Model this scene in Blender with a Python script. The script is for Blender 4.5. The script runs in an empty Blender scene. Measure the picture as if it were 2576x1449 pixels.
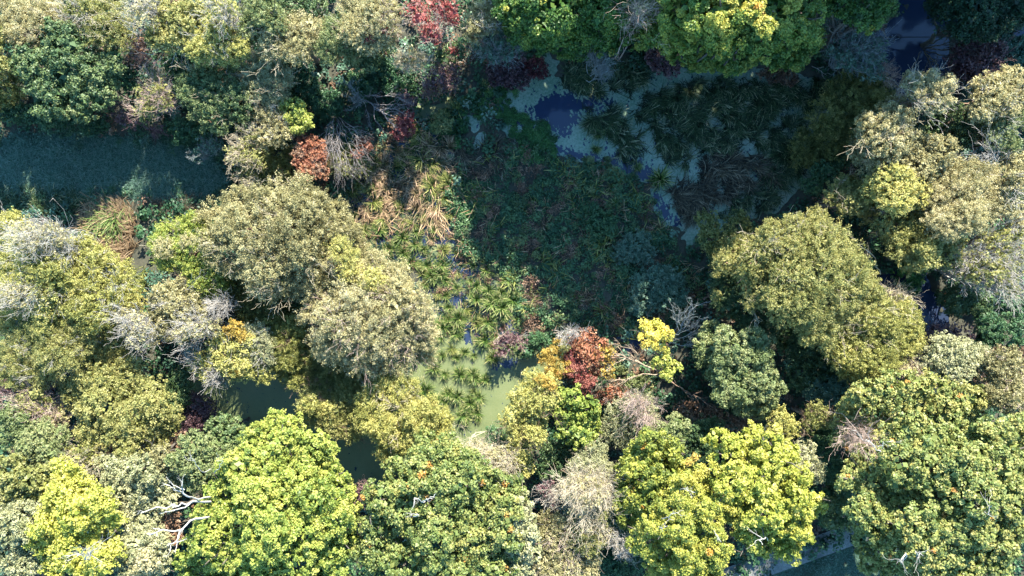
import bpy, math
import numpy as np
from mathutils import Vector

# ------------------------------------------------------------------ camera, world, sun, exposure
H = 54.0                                   # drone height above the marsh, metres
HFOV = math.radians(66.0)
FPX = 1288.0 / math.tan(HFOV / 2)          # focal length in units of a 2576-wide picture
SUN_EL, SUN_AZ = math.radians(37.0), math.radians(16.0)     # azimuth from +Y towards +X
scene = bpy.context.scene
cam_data = bpy.data.cameras.new('camera')
cam_data.sensor_width = 36.0
cam_data.lens = 18.0 / math.tan(HFOV / 2)
cam_data.clip_end = 3000.0
cam = bpy.data.objects.new('camera', cam_data)
cam.location = (0, 0, H)
scene.collection.objects.link(cam)
scene.camera = cam

world = bpy.data.worlds.new('World')
scene.world = world
world.use_nodes = True
wn = world.node_tree.nodes
wl = world.node_tree.links
wn.clear()
wo = wn.new('ShaderNodeOutputWorld')
wb = wn.new('ShaderNodeBackground')
sky = wn.new('ShaderNodeTexSky')
sky.sky_type = 'NISHITA'
sky.sun_disc = False
sky.sun_elevation = SUN_EL
sky.sun_rotation = SUN_AZ
sky.altitude = 50
sky.dust_density = 0.3
sky.ozone_density = 4.0
wb.inputs['Strength'].default_value = 0.135
tint = wn.new('ShaderNodeMix'); tint.data_type = 'RGBA'; tint.blend_type = 'MULTIPLY'
tint.inputs[0].default_value = 1.0
tint.inputs[7].default_value = (.72, 1.0, 1.02, 1)          # clear autumn air: less red in the sky light
wl.new(sky.outputs[0], tint.inputs[6])
wl.new(tint.outputs[2], wb.inputs[0])
wl.new(wb.outputs[0], wo.inputs[0])

sd = bpy.data.lights.new('sun', 'SUN')
sd.energy = 5.0
sd.angle = math.radians(0.5)
sd.color = (1.0, 0.94, 0.80)
sun = bpy.data.objects.new('sun', sd)
S = Vector((math.sin(SUN_AZ) * math.cos(SUN_EL), math.cos(SUN_AZ) * math.cos(SUN_EL), math.sin(SUN_EL)))
sun.rotation_euler = S.to_track_quat('Z', 'Y').to_euler()
sun.location = S * 100
scene.collection.objects.link(sun)

vs = scene.view_settings
vs.view_transform = 'Standard'
vs.look = 'None'
vs.gamma = 1
vs.use_curve_mapping = False
vs.exposure = 2.4
try:
    scene.cycles.max_bounces = 8
    scene.cycles.diffuse_bounces = 4
    scene.cycles.transmission_bounces = 4
    scene.cycles.transparent_max_bounces = 4
except Exception:
    pass

col = scene.collection
rng = np.random.default_rng(11)

# ------------------------------------------------------------------ helpers
def P(px, py, z=0.0):
    """Point at height z that the picture shows at (px, py) of a 2576 x 1449 frame."""
    k = (H - z) / FPX
    return np.array([(px - 1288.0) * k, (724.5 - py) * k, z])

def PX(poly, z=0.0):
    return np.array([P(x, y, z)[:2] for x, y in poly])

def unit(v):
    return v / np.maximum(np.linalg.norm(v, axis=-1, keepdims=True), 1e-9)

def rand_dirs(n, r=None):
    return unit((r or rng).normal(size=(n, 3)))

def smooth_noise(x, y, scale, seed):
    r = np.random.default_rng(seed)
    out = np.zeros_like(x)
    amp = 0
    for o in range(4):
        for _ in range(5):
            a = r.uniform(0, 2 * math.pi)
            f = (2 ** o) / scale * r.uniform(0.7, 1.3) * 2 * math.pi
            ph = r.uniform(0, 6.28)
            out += np.sin((x * math.cos(a) + y * math.sin(a)) * f + ph) * 0.6 ** o
            amp += 0.5 * 0.36 ** o
    return out / math.sqrt(amp)

def inside(poly, x, y):
    c = np.zeros(x.shape, bool)
    n = len(poly)
    for i in range(n):
        x0, y0 = poly[i]
        x1, y1 = poly[(i + 1) % n]
        if y0 == y1:
            continue
        hit = ((y0 > y) != (y1 > y)) & (x < (x1 - x0) * (y - y0) / (y1 - y0) + x0)
        c ^= hit
    return c

def sdf(poly, x, y):
    """Signed distance, positive inside."""
    d = np.full(x.shape, 1e9)
    n = len(poly)
    for i in range(n):
        a = poly[i]
        b = poly[(i + 1) % n]
        ab = b - a
        t = np.clip(((x - a[0]) * ab[0] + (y - a[1]) * ab[1]) / (ab @ ab + 1e-9), 0, 1)
        d = np.minimum(d, np.hypot(x - a[0] - t * ab[0], y - a[1] - t * ab[1]))
    return np.where(inside(poly, x, y), d, -d)

def mesh_from(name, V, F, mat, parent=None, face_tone=None, vert_along=None, smooth=False):
    """V (n,3), F (m,4) or (m,3) -> ONE mesh object."""
    me = bpy.data.meshes.new(name)
    V = np.asarray(V, np.float32)
    F = np.asarray(F, np.int32)
    k = F.shape[1]
    me.vertices.add(len(V))
    me.vertices.foreach_set('co', V.ravel())
    me.loops.add(F.size)
    me.loops.foreach_set('vertex_index', F.ravel())
    me.polygons.add(len(F))
    me.polygons.foreach_set('loop_start', np.arange(0, F.size, k, dtype=np.int32))
    me.polygons.foreach_set('loop_total', np.full(len(F), k, np.int32))
    if smooth:
        me.polygons.foreach_set('use_smooth', np.ones(len(F), bool))
    me.update(calc_edges=True)
    if face_tone is not None:
        at = me.attributes.new('tone', 'FLOAT', 'FACE')
        at.data.foreach_set('value', np.asarray(face_tone, np.float32))
    if vert_along is not None:
        at = me.attributes.new('along', 'FLOAT', 'POINT')
        at.data.foreach_set('value', np.asarray(vert_along, np.float32))
    me.materials.append(mat)
    o = bpy.data.objects.new(name, me)
    col.objects.link(o)
    if parent is not None:
        o.parent = parent
    return o

def tag(o, label=None, cat=None, group=None, kind=None):
    if label: o['label'] = label
    if cat: o['category'] = cat
    if group: o['group'] = group
    if kind: o['kind'] = kind
    return o

def thing(name, label, cat, loc, group=None):
    o = bpy.data.objects.new(name, None)
    o.empty_display_size = 0.3
    o.location = tuple(float(v) for v in loc)
    col.objects.link(o)
    return tag(o, label, cat, group)

# ------------------------------------------------------------------ materials
def nodes_of(name):
    m = bpy.data.materials.new(name)
    m.use_nodes = True
    nt = m.node_tree
    nt.nodes.clear()
    out = nt.nodes.new('ShaderNodeOutputMaterial')
    return m, nt, out

def ramp_node(nt, cols, pos=None):
    r = nt.nodes.new('ShaderNodeValToRGB')
    e = r.color_ramp.elements
    n = len(cols)
    pos = pos or [i / (n - 1) for i in range(n)]
    while len(e) < n:
        e.new(0.5)
    for i in range(n):
        e[i].position = pos[i]
        e[i].color = (*cols[i], 1)
    return r

def leaf_mat(name, cols, pos=None, transl=0.4, rough=0.5, spec=0.3):
    m, nt, out = nodes_of(name)
    at = nt.nodes.new('ShaderNodeAttribute')
    at.attribute_name = 'tone'
    r = ramp_node(nt, cols, pos)
    nt.links.new(at.outputs['Fac'], r.inputs[0])
    b = nt.nodes.new('ShaderNodeBsdfPrincipled')
    b.inputs['Roughness'].default_value = rough
    b.inputs['Specular IOR Level'].default_value = spec
    t = nt.nodes.new('ShaderNodeBsdfTranslucent')
    mx = nt.nodes.new('ShaderNodeMixShader')
    mx.inputs[0].default_value = transl
    nt.links.new(r.outputs[0], b.inputs['Base Color'])
    nt.links.new(r.outputs[0], t.inputs[0])
    nt.links.new(b.outputs[0], mx.inputs[1])
    nt.links.new(t.outputs[0], mx.inputs[2])
    nt.links.new(mx.outputs[0], out.inputs[0])
    return m

def blade_mat(name, base, tip, transl=0.3):
    """Grass blades: colour from the tone of the blade, going over to the tip colour along it."""
    m, nt, out = nodes_of(name)
    at = nt.nodes.new('ShaderNodeAttribute'); at.attribute_name = 'tone'
    al = nt.nodes.new('ShaderNodeAttribute'); al.attribute_name = 'along'
    r = ramp_node(nt, base)
    r2 = ramp_node(nt, tip)
    nt.links.new(at.outputs['Fac'], r.inputs[0])
    nt.links.new(at.outputs['Fac'], r2.inputs[0])
    mr = nt.nodes.new('ShaderNodeMapRange')
    mr.inputs[1].default_value = 0.35
    mr.inputs[2].default_value = 1.0
    nt.links.new(al.outputs['Fac'], mr.inputs[0])
    mix = nt.nodes.new('ShaderNodeMix'); mix.data_type = 'RGBA'
    nt.links.new(mr.outputs[0], mix.inputs[0])
    nt.links.new(r.outputs[0], mix.inputs[6])
    nt.links.new(r2.outputs[0], mix.inputs[7])
    b = nt.nodes.new('ShaderNodeBsdfPrincipled')
    b.inputs['Roughness'].default_value = 0.6
    b.inputs['Specular IOR Level'].default_value = 0.25
    t = nt.nodes.new('ShaderNodeBsdfTranslucent')
    mx = nt.nodes.new('ShaderNodeMixShader'); mx.inputs[0].default_value = transl
    nt.links.new(mix.outputs[2], b.inputs['Base Color'])
    nt.links.new(mix.outputs[2], t.inputs[0])
    nt.links.new(b.outputs[0], mx.inputs[1])
    nt.links.new(t.outputs[0], mx.inputs[2])
    nt.links.new(mx.outputs[0], out.inputs[0])
    return m

def bark_mat(name, c0, c1, scale=6.0):
    m, nt, out = nodes_of(name)
    tc = nt.nodes.new('ShaderNodeTexCoord')
    n = nt.nodes.new('ShaderNodeTexNoise')
    n.inputs['Scale'].default_value = scale
    n.inputs['Detail'].default_value = 4
    r = ramp_node(nt, [c0, c1], [0.35, 0.65])
    b = nt.nodes.new('ShaderNodeBsdfPrincipled')
    b.inputs['Roughness'].default_value = 0.85
    nt.links.new(tc.outputs['Object'], n.inputs['Vector'])
    nt.links.new(n.outputs['Fac'], r.inputs[0])
    nt.links.new(r.outputs[0], b.inputs['Base Color'])
    nt.links.new(b.outputs[0], out.inputs[0])
    return m

def surface_mat(name, cols, scales=(0.6, 6.0), rough=0.95, bump=0.0, pos=None):
    """Ground-like surface: two octaves of noise through a ramp, in object space."""
    m, nt, out = nodes_of(name)
    tc = nt.nodes.new('ShaderNodeTexCoord')
    n1 = nt.nodes.new('ShaderNodeTexNoise'); n1.inputs['Scale'].default_value = scales[0]; n1.inputs['Detail'].default_value = 6
    n2 = nt.nodes.new('ShaderNodeTexNoise'); n2.inputs['Scale'].default_value = scales[1]; n2.inputs['Detail'].default_value = 6
    nt.links.new(tc.outputs['Object'], n1.inputs['Vector'])
    nt.links.new(tc.outputs['Object'], n2.inputs['Vector'])
    ad = nt.nodes.new('ShaderNodeMath'); ad.operation = 'ADD'
    hf = nt.nodes.new('ShaderNodeMath'); hf.operation = 'MULTIPLY'; hf.inputs[1].default_value = 0.5
    nt.links.new(n1.outputs['Fac'], ad.inputs[0]); nt.links.new(n2.outputs['Fac'], ad.inputs[1])
    nt.links.new(ad.outputs[0], hf.inputs[0])
    r = ramp_node(nt, cols, pos or [0.32 + 0.36 * i / (len(cols) - 1) for i in range(len(cols))])
    nt.links.new(hf.outputs[0], r.inputs[0])
    b = nt.nodes.new('ShaderNodeBsdfPrincipled')
    b.inputs['Roughness'].default_value = rough
    nt.links.new(r.outputs[0], b.inputs['Base Color'])
    if bump:
        bp = nt.nodes.new('ShaderNodeBump'); bp.inputs['Strength'].default_value = bump
        bp.inputs['Distance'].default_value = 0.05
        nt.links.new(hf.outputs[0], bp.inputs['Height'])
        nt.links.new(bp.outputs[0], b.inputs['Normal'])
    nt.links.new(b.outputs[0], out.inputs[0])
    return m

LEAF = {
 'tan':    leaf_mat('leaf_tan',    [(.14,.13,.055), (.32,.29,.135), (.44,.39,.205), (.52,.45,.28)], transl=.45),
 'olive':  leaf_mat('leaf_olive',  [(.07,.085,.025), (.19,.20,.06), (.29,.28,.095), (.38,.34,.13)], transl=.45),
 'gold':   leaf_mat('leaf_gold',   [(.11,.12,.03), (.285,.28,.075), (.41,.385,.125), (.48,.40,.13)]),
 'green':  leaf_mat('leaf_green',  [(.022,.05,.022), (.06,.105,.04), (.11,.15,.055), (.17,.19,.075)], transl=.28),
 'grey':   leaf_mat('leaf_grey',   [(.06,.075,.035), (.165,.175,.08), (.27,.27,.135), (.36,.34,.2)], transl=.25),
 'pale':   leaf_mat('leaf_pale',   [(.06,.085,.03), (.13,.17,.06), (.19,.22,.09), (.28,.28,.12)]),
 'bright': leaf_mat('leaf_bright', [(.06,.105,.022), (.18,.235,.045), (.30,.33,.07), (.42,.40,.10)], transl=.4),
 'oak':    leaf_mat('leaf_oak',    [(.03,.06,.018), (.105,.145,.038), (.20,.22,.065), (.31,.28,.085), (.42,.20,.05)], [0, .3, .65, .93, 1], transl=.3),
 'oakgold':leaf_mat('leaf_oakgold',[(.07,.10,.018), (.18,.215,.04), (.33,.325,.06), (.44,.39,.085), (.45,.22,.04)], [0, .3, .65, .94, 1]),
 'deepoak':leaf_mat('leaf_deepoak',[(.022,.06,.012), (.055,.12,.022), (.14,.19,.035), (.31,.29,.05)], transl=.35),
 'lime':   leaf_mat('leaf_lime',   [(.13,.17,.025), (.31,.33,.055), (.47,.45,.10), (.54,.48,.13)], transl=.4),
 'yellow': leaf_mat('leaf_yellow', [(.22,.23,.04), (.45,.42,.07), (.62,.54,.11), (.68,.52,.12)], transl=.4),
 'rust':   leaf_mat('leaf_rust',   [(.09,.03,.018), (.23,.085,.05), (.34,.15,.085), (.42,.25,.14)]),
 'red':    leaf_mat('leaf_red',    [(.06,.014,.018), (.15,.035,.036), (.26,.065,.06), (.30,.14,.10)]),
 'orange': leaf_mat('leaf_orange', [(.15,.11,.025), (.33,.24,.05), (.44,.30,.07), (.46,.24,.06)]),
 'brown':  leaf_mat('leaf_brown',  [(.05,.03,.018), (.13,.075,.045), (.22,.13,.08), (.32,.21,.14)], transl=.2),
 'purple': leaf_mat('leaf_purple', [(.025,.015,.018), (.07,.035,.04), (.13,.07,.075), (.19,.12,.12)], transl=.2),
 'dark':   leaf_mat('leaf_dark',   [(.008,.028,.012), (.02,.06,.026), (.045,.105,.045), (.09,.155,.06)], transl=.25),
 'teal':   leaf_mat('leaf_teal',   [(.02,.055,.035), (.05,.11,.07), (.095,.165,.11), (.16,.21,.15)], transl=.25),
 'moss':   leaf_mat('leaf_moss',   [(.015,.045,.014), (.03,.095,.024), (.055,.15,.035), (.11,.20,.06)], transl=.3),
}
TWIG = {
 'white':  bark_mat('twig_white', (.24,.225,.20), (.40,.375,.335)),
 'grey':   bark_mat('twig_grey', (.22,.20,.18), (.38,.355,.32)),
 'blue':   bark_mat('twig_lichen', (.14,.16,.16), (.25,.275,.27)),
 'grey_shaded':   bark_mat('twig_grey_shaded', (.11,.095,.09), (.22,.195,.185)),  # shade on the stems put into a darker grey
 'tan':    bark_mat('twig_tan', (.30,.25,.17), (.48,.41,.30)),
 'pink':   bark_mat('twig_pink', (.26,.18,.145), (.42,.32,.27)),
 'bark':   bark_mat('bark_brown', (.17,.125,.09), (.30,.235,.17)),
 'brown':  bark_mat('twig_brown', (.11,.07,.045), (.20,.13,.09)),
 'purple': bark_mat('twig_purple', (.10,.06,.06), (.17,.10,.10)),
 'dark':   bark_mat('bark_dark', (.045,.038,.03), (.09,.075,.06)),
}
BLADE = {
 'sedge':  blade_mat('blade_sedge', [(.006,.018,.003), (.03,.07,.01), (.10,.16,.028)], [(.02,.05,.008), (.12,.18,.035), (.42,.36,.18)], .18),
 'straw':  blade_mat('blade_straw', [(.02,.02,.008), (.09,.075,.03), (.24,.18,.09)], [(.08,.05,.025), (.36,.22,.13), (.62,.44,.28)], .18),
 'bent':   blade_mat('blade_bent', [(.008,.02,.004), (.05,.075,.012), (.16,.18,.04)], [(.03,.055,.01), (.20,.21,.05), (.50,.43,.17)], .18),
 'reed':   blade_mat('blade_reed', [(.006,.014,.006), (.02,.042,.016), (.07,.08,.04)], [(.012,.034,.010), (.06,.095,.03), (.46,.44,.26)], .18),
 'brown':  blade_mat('blade_brown', [(.012,.012,.008), (.045,.036,.022), (.12,.095,.055)], [(.025,.024,.014), (.09,.075,.045), (.34,.29,.2)], .18),
 'lawn':   blade_mat('blade_lawn', [(.012,.045,.028), (.035,.09,.055), (.08,.14,.09)], [(.04,.11,.075), (.11,.19,.14), (.24,.32,.28)]),
 'dead':   blade_mat('blade_dead', [(.07,.04,.022), (.17,.11,.06), (.28,.20,.11)], [(.18,.11,.06), (.34,.24,.14), (.42,.32,.20)]),
}
# ------------------------------------------------------------------ geometry makers
def leaves(C, N, L, W, r):
    """Kite-shaped leaf quads at C with normals N, lengths L, widths W."""
    n = len(C)
    t = unit(np.cross(N, r.normal(size=(n, 3))))
    b = np.cross(N, t)
    L = L[:, None]; W = W[:, None]
    V = np.empty((n, 4, 3))
    V[:, 0] = C - t * L * .5
    V[:, 1] = C + b * W * .5 + t * L * .08
    V[:, 2] = C + t * L * .5 - N * L * .12
    V[:, 3] = C - b * W * .5 + t * L * .08
    F = np.arange(4 * n).reshape(n, 4)
    return V.reshape(-1, 3), F

def tubes(Pts, R, sides=3):
    """Pts (m,n,3) polylines with radii R (m,n) -> tapered tubes."""
    m, n, _ = Pts.shape
    T = np.empty_like(Pts)
    T[:, 1:-1] = Pts[:, 2:] - Pts[:, :-2]
    T[:, 0] = Pts[:, 1] - Pts[:, 0]
    T[:, -1] = Pts[:, -1] - Pts[:, -2]
    T = unit(T)
    ref = np.where(np.abs(T[..., 2:3]) > .9, np.array([1., 0, 0]), np.array([0, 0, 1.]))
    A = unit(np.cross(T, ref))
    B = np.cross(T, A)
    ang = np.arange(sides) * 2 * math.pi / sides
    ring = Pts[:, :, None] + R[:, :, None, None] * (A[:, :, None] * np.cos(ang)[:, None] + B[:, :, None] * np.sin(ang)[:, None])
    V = ring.reshape(-1, 3)
    idx = np.arange(m * n * sides).reshape(m, n, sides)
    a = idx[:, :-1]; b = idx[:, 1:]
    F = np.stack([a, np.roll(a, -1, 2), np.roll(b, -1, 2), b], -1).reshape(-1, 4)
    return V, F

class MB:
    def __init__(s): s.V = []; s.F = []; s.T = []; s.A = []; s.n = 0
    def add(s, V, F, tone=None, along=None):
        s.V.append(V); s.F.append(F + s.n); s.n += len(V)
        if tone is not None: s.T.append(tone)
        if along is not None: s.A.append(along)
    def build(s, name, mat, parent=None, smooth=False):
        if not s.V: return None
        return mesh_from(name, np.concatenate(s.V), np.concatenate(s.F), mat, parent,
                         np.concatenate(s.T) if s.T else None, np.concatenate(s.A) if s.A else None, smooth)

def bez(p0, p1, n, r, wob=.12, sag=0.0):
    """m polylines p0->p1 with n points and some wobble."""
    m = len(p1)
    t = np.linspace(0, 1, n)[None, :, None]
    L = np.linalg.norm(p1 - p0, axis=1)[:, None, None]
    mid = r.normal(size=(m, 1, 3)) * wob * L
    mid2 = r.normal(size=(m, 1, 3)) * wob * .6 * L
    pts = p0[:, None] * (1 - t) + p1[:, None] * t + mid * (t * (1 - t)) * 2 + mid2 * np.sin(t * 2 * math.pi) * .5
    pts[:, :, 2] += (sag * L[:, :, 0]) * (t * (1 - t))[:, :, 0] * 4
    jit = r.normal(size=pts.shape) * .018 * L
    jit[:, 0] = 0
    return pts + jit

def offshoots(pts, R, k, frac, spread, r, n=4, tmin=.35, up=.15, gravity=0.0):
    """k side shoots on each polyline."""
    m, nn, _ = pts.shape
    t = r.uniform(tmin, .97, size=(m, k)) * (nn - 1)
    i = np.minimum(t.astype(int), nn - 2)
    f = (t - i)[..., None]
    ar = np.arange(m)[:, None]
    base = pts[ar, i] * (1 - f) + pts[ar, i + 1] * f
    tan = unit(pts[ar, i + 1] - pts[ar, i])
    L = np.linalg.norm(pts[:, -1] - pts[:, 0], axis=1)[:, None]
    d = unit(tan + spread * rand_dirs(m * k, r).reshape(m, k, 3) + np.array([0, 0, up]))
    ln = (L * frac * r.uniform(.5, 1.2, size=(m, k)))[..., None]
    end = base + d * ln
    end[..., 2] -= gravity * ln[..., 0]
    p = bez(base.reshape(-1, 3), end.reshape(-1, 3), n, r, .14)
    rb = (R[ar, i] * .62).reshape(-1, 1)
    return p, rb * np.linspace(1, .45, n)[None]

STYLE = {   # leaf length, width, leaf area per m2, clump radius, rim roughness, clump depth, outward facing
 'oak':    dict(L=.118, W=.088, dens=2.35, cr=.44, rim=.17, flat=.72, sp=2.3, nrm=.7),
 'fine':   dict(L=.085, W=.042, dens=1.75, cr=.23, rim=.20, flat=1.8, nrm=.35),
 'bush':   dict(L=.10, W=.066,  dens=1.9, cr=.28, rim=.19, flat=1.0, nrm=.55),
 'sparse': dict(L=.14, W=.09,  dens=.75, cr=.30, rim=.24, flat=.9, nrm=.5),
 'feather':dict(L=.12, W=.07, dens=1.8, cr=.40, rim=.24, flat=.9, nrm=.5),
}

def lobes_from(spec, ztop, flat=.85, grow=.94):
    """Picture circles -> ellipsoids (centre, radii). Outer lobes sit lower than inner ones."""
    a = [(s + (s[2],))[:4] if len(s) == 3 else s[:4] for s in spec]
    own = [s[4] if len(s) > 4 else None for s in spec]      # a lobe may state its own top
    A = np.array(a, float)
    w = A[:, 2] * A[:, 3]
    c = (A[:, :2] * w[:, None]).sum(0) / w.sum()
    ext = max((np.hypot(A[:, 0] - c[0], A[:, 1] - c[1]) + np.maximum(A[:, 2], A[:, 3])).max(), 1)
    out = []
    for (px, py, rx, ry), zo in zip(A, own):
        k = (H - ztop) / FPX
        d = math.hypot(px - c[0], py - c[1]) / ext
        R = ext * k
        zt = ztop - .75 * min(R, ztop * .8) * d * d - rng.uniform(0, .2 if len(A) > 7 else .13 if len(A) > 4 else .06) * ztop
        zt = max(zt, .3 * ztop) if zo is None else zo
        k = (H - zt) / FPX
        rw = (rx * k * grow, ry * k * grow)
        rz = min(flat * math.sqrt(rw[0] * rw[1]), zt * .55)
        zc = zt - rz
        # the visible top of the dome, not its centre, should land on the pixel
        out.append((P(px, py, zc + rz * .45) * [1, 1, 0] + [0, 0, zc], np.array([rw[0], rw[1], rz])))
    return out

def crown_mesh(lobes, style, tone0, tsd, r, low=-.55, gap=0.0):
    s = dict(STYLE[style])
    v = r.uniform(.85, 1.2)
    s['L'] *= v; s['W'] *= v * r.uniform(.85, 1.15); s['cr'] *= r.uniform(.8, 1.3); s['rim'] *= r.uniform(.85, 1.2); s['dens'] *= r.uniform(.85, 1.1)
    if len(lobes) > 1:                      # smaller boughs that break up the domes
        more = []
        for c, R in lobes:
            a = math.sqrt(R[0] * R[1])
            more.append((c, R * [.9, .9, .92]))
            if a > .85:
                for _ in range(int(r.integers(3, 6))):
                    th = r.uniform(0, 6.283); zz = r.uniform(-.15, .75)
                    d = np.array([math.cos(th) * math.sqrt(1 - zz * zz), math.sin(th) * math.sqrt(1 - zz * zz), zz])
                    f = r.uniform(.24, .44)
                    more.append((c + d * R * r.uniform(.8, .98), np.array([a * f * r.uniform(.8, 1.3), a * f * r.uniform(.8, 1.3), a * f * .8])))
        lobes = more
    Cs, Ns, Ts, Ls = [], [], [], []
    for li, (c, R) in enumerate(lobes):
        a = (R[0] + R[1]) / 2
        area = 2 * math.pi * a * ((1 - low) * .5 * R[2] + .5 * a)
        cr = s['cr'] * min(1, max(.55, a / 1.8))
        nc = max(5, int(area / (cr * cr * s.get('sp', 1.5))))
        if gap: nc = int(nc * (1 - gap)) + 4
        z = r.uniform(low, 1, nc) ; ph = r.uniform(0, 2 * math.pi, nc)
        q = np.sqrt(1 - z * z)
        d = np.stack([q * np.cos(ph), q * np.sin(ph), z], 1)
        bump = smooth_noise(d[:, 0] * 3 + li * 7.1, d[:, 1] * 3 + d[:, 2] * 2, 2.2, 17 + li)
        rad = 1 + bump * .07 + r.normal(size=nc) * s['rim'] - .07 + (r.random(nc) < .08) * r.uniform(.05, .22, nc)
        rad = np.clip(rad, .55, 1.34)
        cc = c + d * R * rad[:, None]
        thin = smooth_noise(cc[:, 0] + cc[:, 2], cc[:, 1] + .6 * cc[:, 2], 1.5, 71) > 1.25      # thin places where one looks into the crown
        rad = np.where(thin, rad * .72, rad); cc = c + d * R * rad[:, None]
        ct = tone0 + r.normal() * .08 + r.normal(size=nc) * tsd + .05 * bump
        odd = r.random(nc) < .012
        n = max(4, int(s['dens'] * area / nc / (s['L'] * s['W'] * .5)))
        csz = cr * r.uniform(.6, 1.25, nc)
        off = rand_dirs(nc * n, r) * (r.random((nc * n, 1)) ** .45)
        # clump frame: shorter along the outward axis, so that clumps read as sprays
        dd = np.repeat(unit(d + [0, 0, .45]), n, 0)
        al = (off * dd).sum(1, keepdims=True)
        off2 = off - al * dd * (1 - s['flat'])
        pos = np.repeat(cc, n, 0) + off2 * np.repeat(csz, n)[:, None]
        nrm = unit(s['nrm'] * (off * .7 + dd * .6 + [0, 0, .35]) + r.normal(size=(nc * n, 3)) * .55)
        Cs.append(pos); Ns.append(nrm)
        Ts.append(np.where(np.repeat(odd, n), .99, np.minimum(np.repeat(ct, n) + r.normal(size=nc * n) * .13, .9)))
        Ls.append(np.full(nc * n, 1.0))
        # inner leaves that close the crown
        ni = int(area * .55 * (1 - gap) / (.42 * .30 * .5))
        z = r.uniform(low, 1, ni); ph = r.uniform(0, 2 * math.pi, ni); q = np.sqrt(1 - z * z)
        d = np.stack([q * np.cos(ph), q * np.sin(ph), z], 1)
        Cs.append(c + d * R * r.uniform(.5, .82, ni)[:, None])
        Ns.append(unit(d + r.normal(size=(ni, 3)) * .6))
        Ts.append(tone0 - .12 + r.normal(size=ni) * .12)  # darker than the outer leaves: shade inside the crown put into tone
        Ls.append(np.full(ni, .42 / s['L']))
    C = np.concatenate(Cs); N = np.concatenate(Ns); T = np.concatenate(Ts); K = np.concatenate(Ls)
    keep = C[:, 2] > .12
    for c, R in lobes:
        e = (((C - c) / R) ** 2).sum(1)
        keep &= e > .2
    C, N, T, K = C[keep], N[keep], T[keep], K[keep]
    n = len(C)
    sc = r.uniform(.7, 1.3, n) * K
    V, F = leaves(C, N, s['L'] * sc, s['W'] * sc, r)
    return V, F, np.clip(T, 0, 1)

def skeleton(base, lobes, r, trunk_r, lean=None):
    """Trunk and limbs: tapered tubes from the base to each lobe."""
    mb = MB()
    cs = np.array([c for c, _ in lobes])
    top = cs.mean(0)
    fork = base * .55 + top * .45
    fork[2] = max(base[2] + .35 * (cs[:, 2].max() - base[2]), .2)
    p = bez(base[None], fork[None], 6, r, .05)
    p[:, 0, 2] -= .25
    mb.add(*tubes(p, np.linspace(trunk_r * 1.25, trunk_r * .8, 6)[None], 7))
    fork = p[0, -1]
    low_cs = cs - np.array([R for _, R in lobes]) * [0, 0, .25]
    ends = np.concatenate([low_cs + r.normal(size=cs.shape) * .1] + ([cs[:1] + [[.4, -.2, .3]], cs[:1] + [[-.5, .3, .1]]] if len(cs) < 3 else []))
    p = bez(np.repeat(fork[None], len(ends), 0), ends, 6, r, .1)
    R = np.linspace(trunk_r * .62, trunk_r * .22, 6)[None].repeat(len(ends), 0)
    mb.add(*tubes(p, R, 5))
    p2, R2 = offshoots(p, R, 6, .28, .9, r, 4, .4)
    mb.add(*tubes(p2, R2, 4))
    return mb, fork

def surface_points(lobes, n, r, low=0.0, rad=(.85, 1.12)):
    w = np.array([R[0] * R[1] for _, R in lobes]); w /= w.sum()
    li = r.choice(len(lobes), n, p=w)
    z = r.uniform(low, 1, n); ph = r.uniform(0, 2 * math.pi, n); q = np.sqrt(1 - z * z)
    d = np.stack([q * np.cos(ph), q * np.sin(ph), z], 1)
    C = np.array([c for c, _ in lobes])[li]; R = np.array([R for _, R in lobes])[li]
    return C + d * R * r.uniform(*rad, n)[:, None], C, d

def twig_mesh(base, lobes, r, n_main, k1, k2, r0, spread=.6, rad=(.85, 1.1), low=-.05, from_center=.35):
    mb = MB()
    tgt, C, d = surface_points(lobes, n_main, r, low, rad)
    b = base * (1 - from_center) + C * from_center
    b = b + r.normal(size=b.shape) * .12
    b[:, 2] = np.maximum(b[:, 2], base[2])
    p = bez(b, tgt, 7, r, .09)
    R = r0 * np.linspace(1, .4, 7)[None] * r.uniform(.7, 1.3, (n_main, 1))
    mb.add(*tubes(p, R, 4))
    p1, R1 = offshoots(p, R, k1, .42, spread, r, 5, .3)
    mb.add(*tubes(p1, R1, 3))
    if k2:
        p2, R2 = offshoots(p1, R1, k2, .5, spread, r, 4, .2)
        mb.add(*tubes(p2, np.maximum(R2, .006), 3))
    return mb

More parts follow.
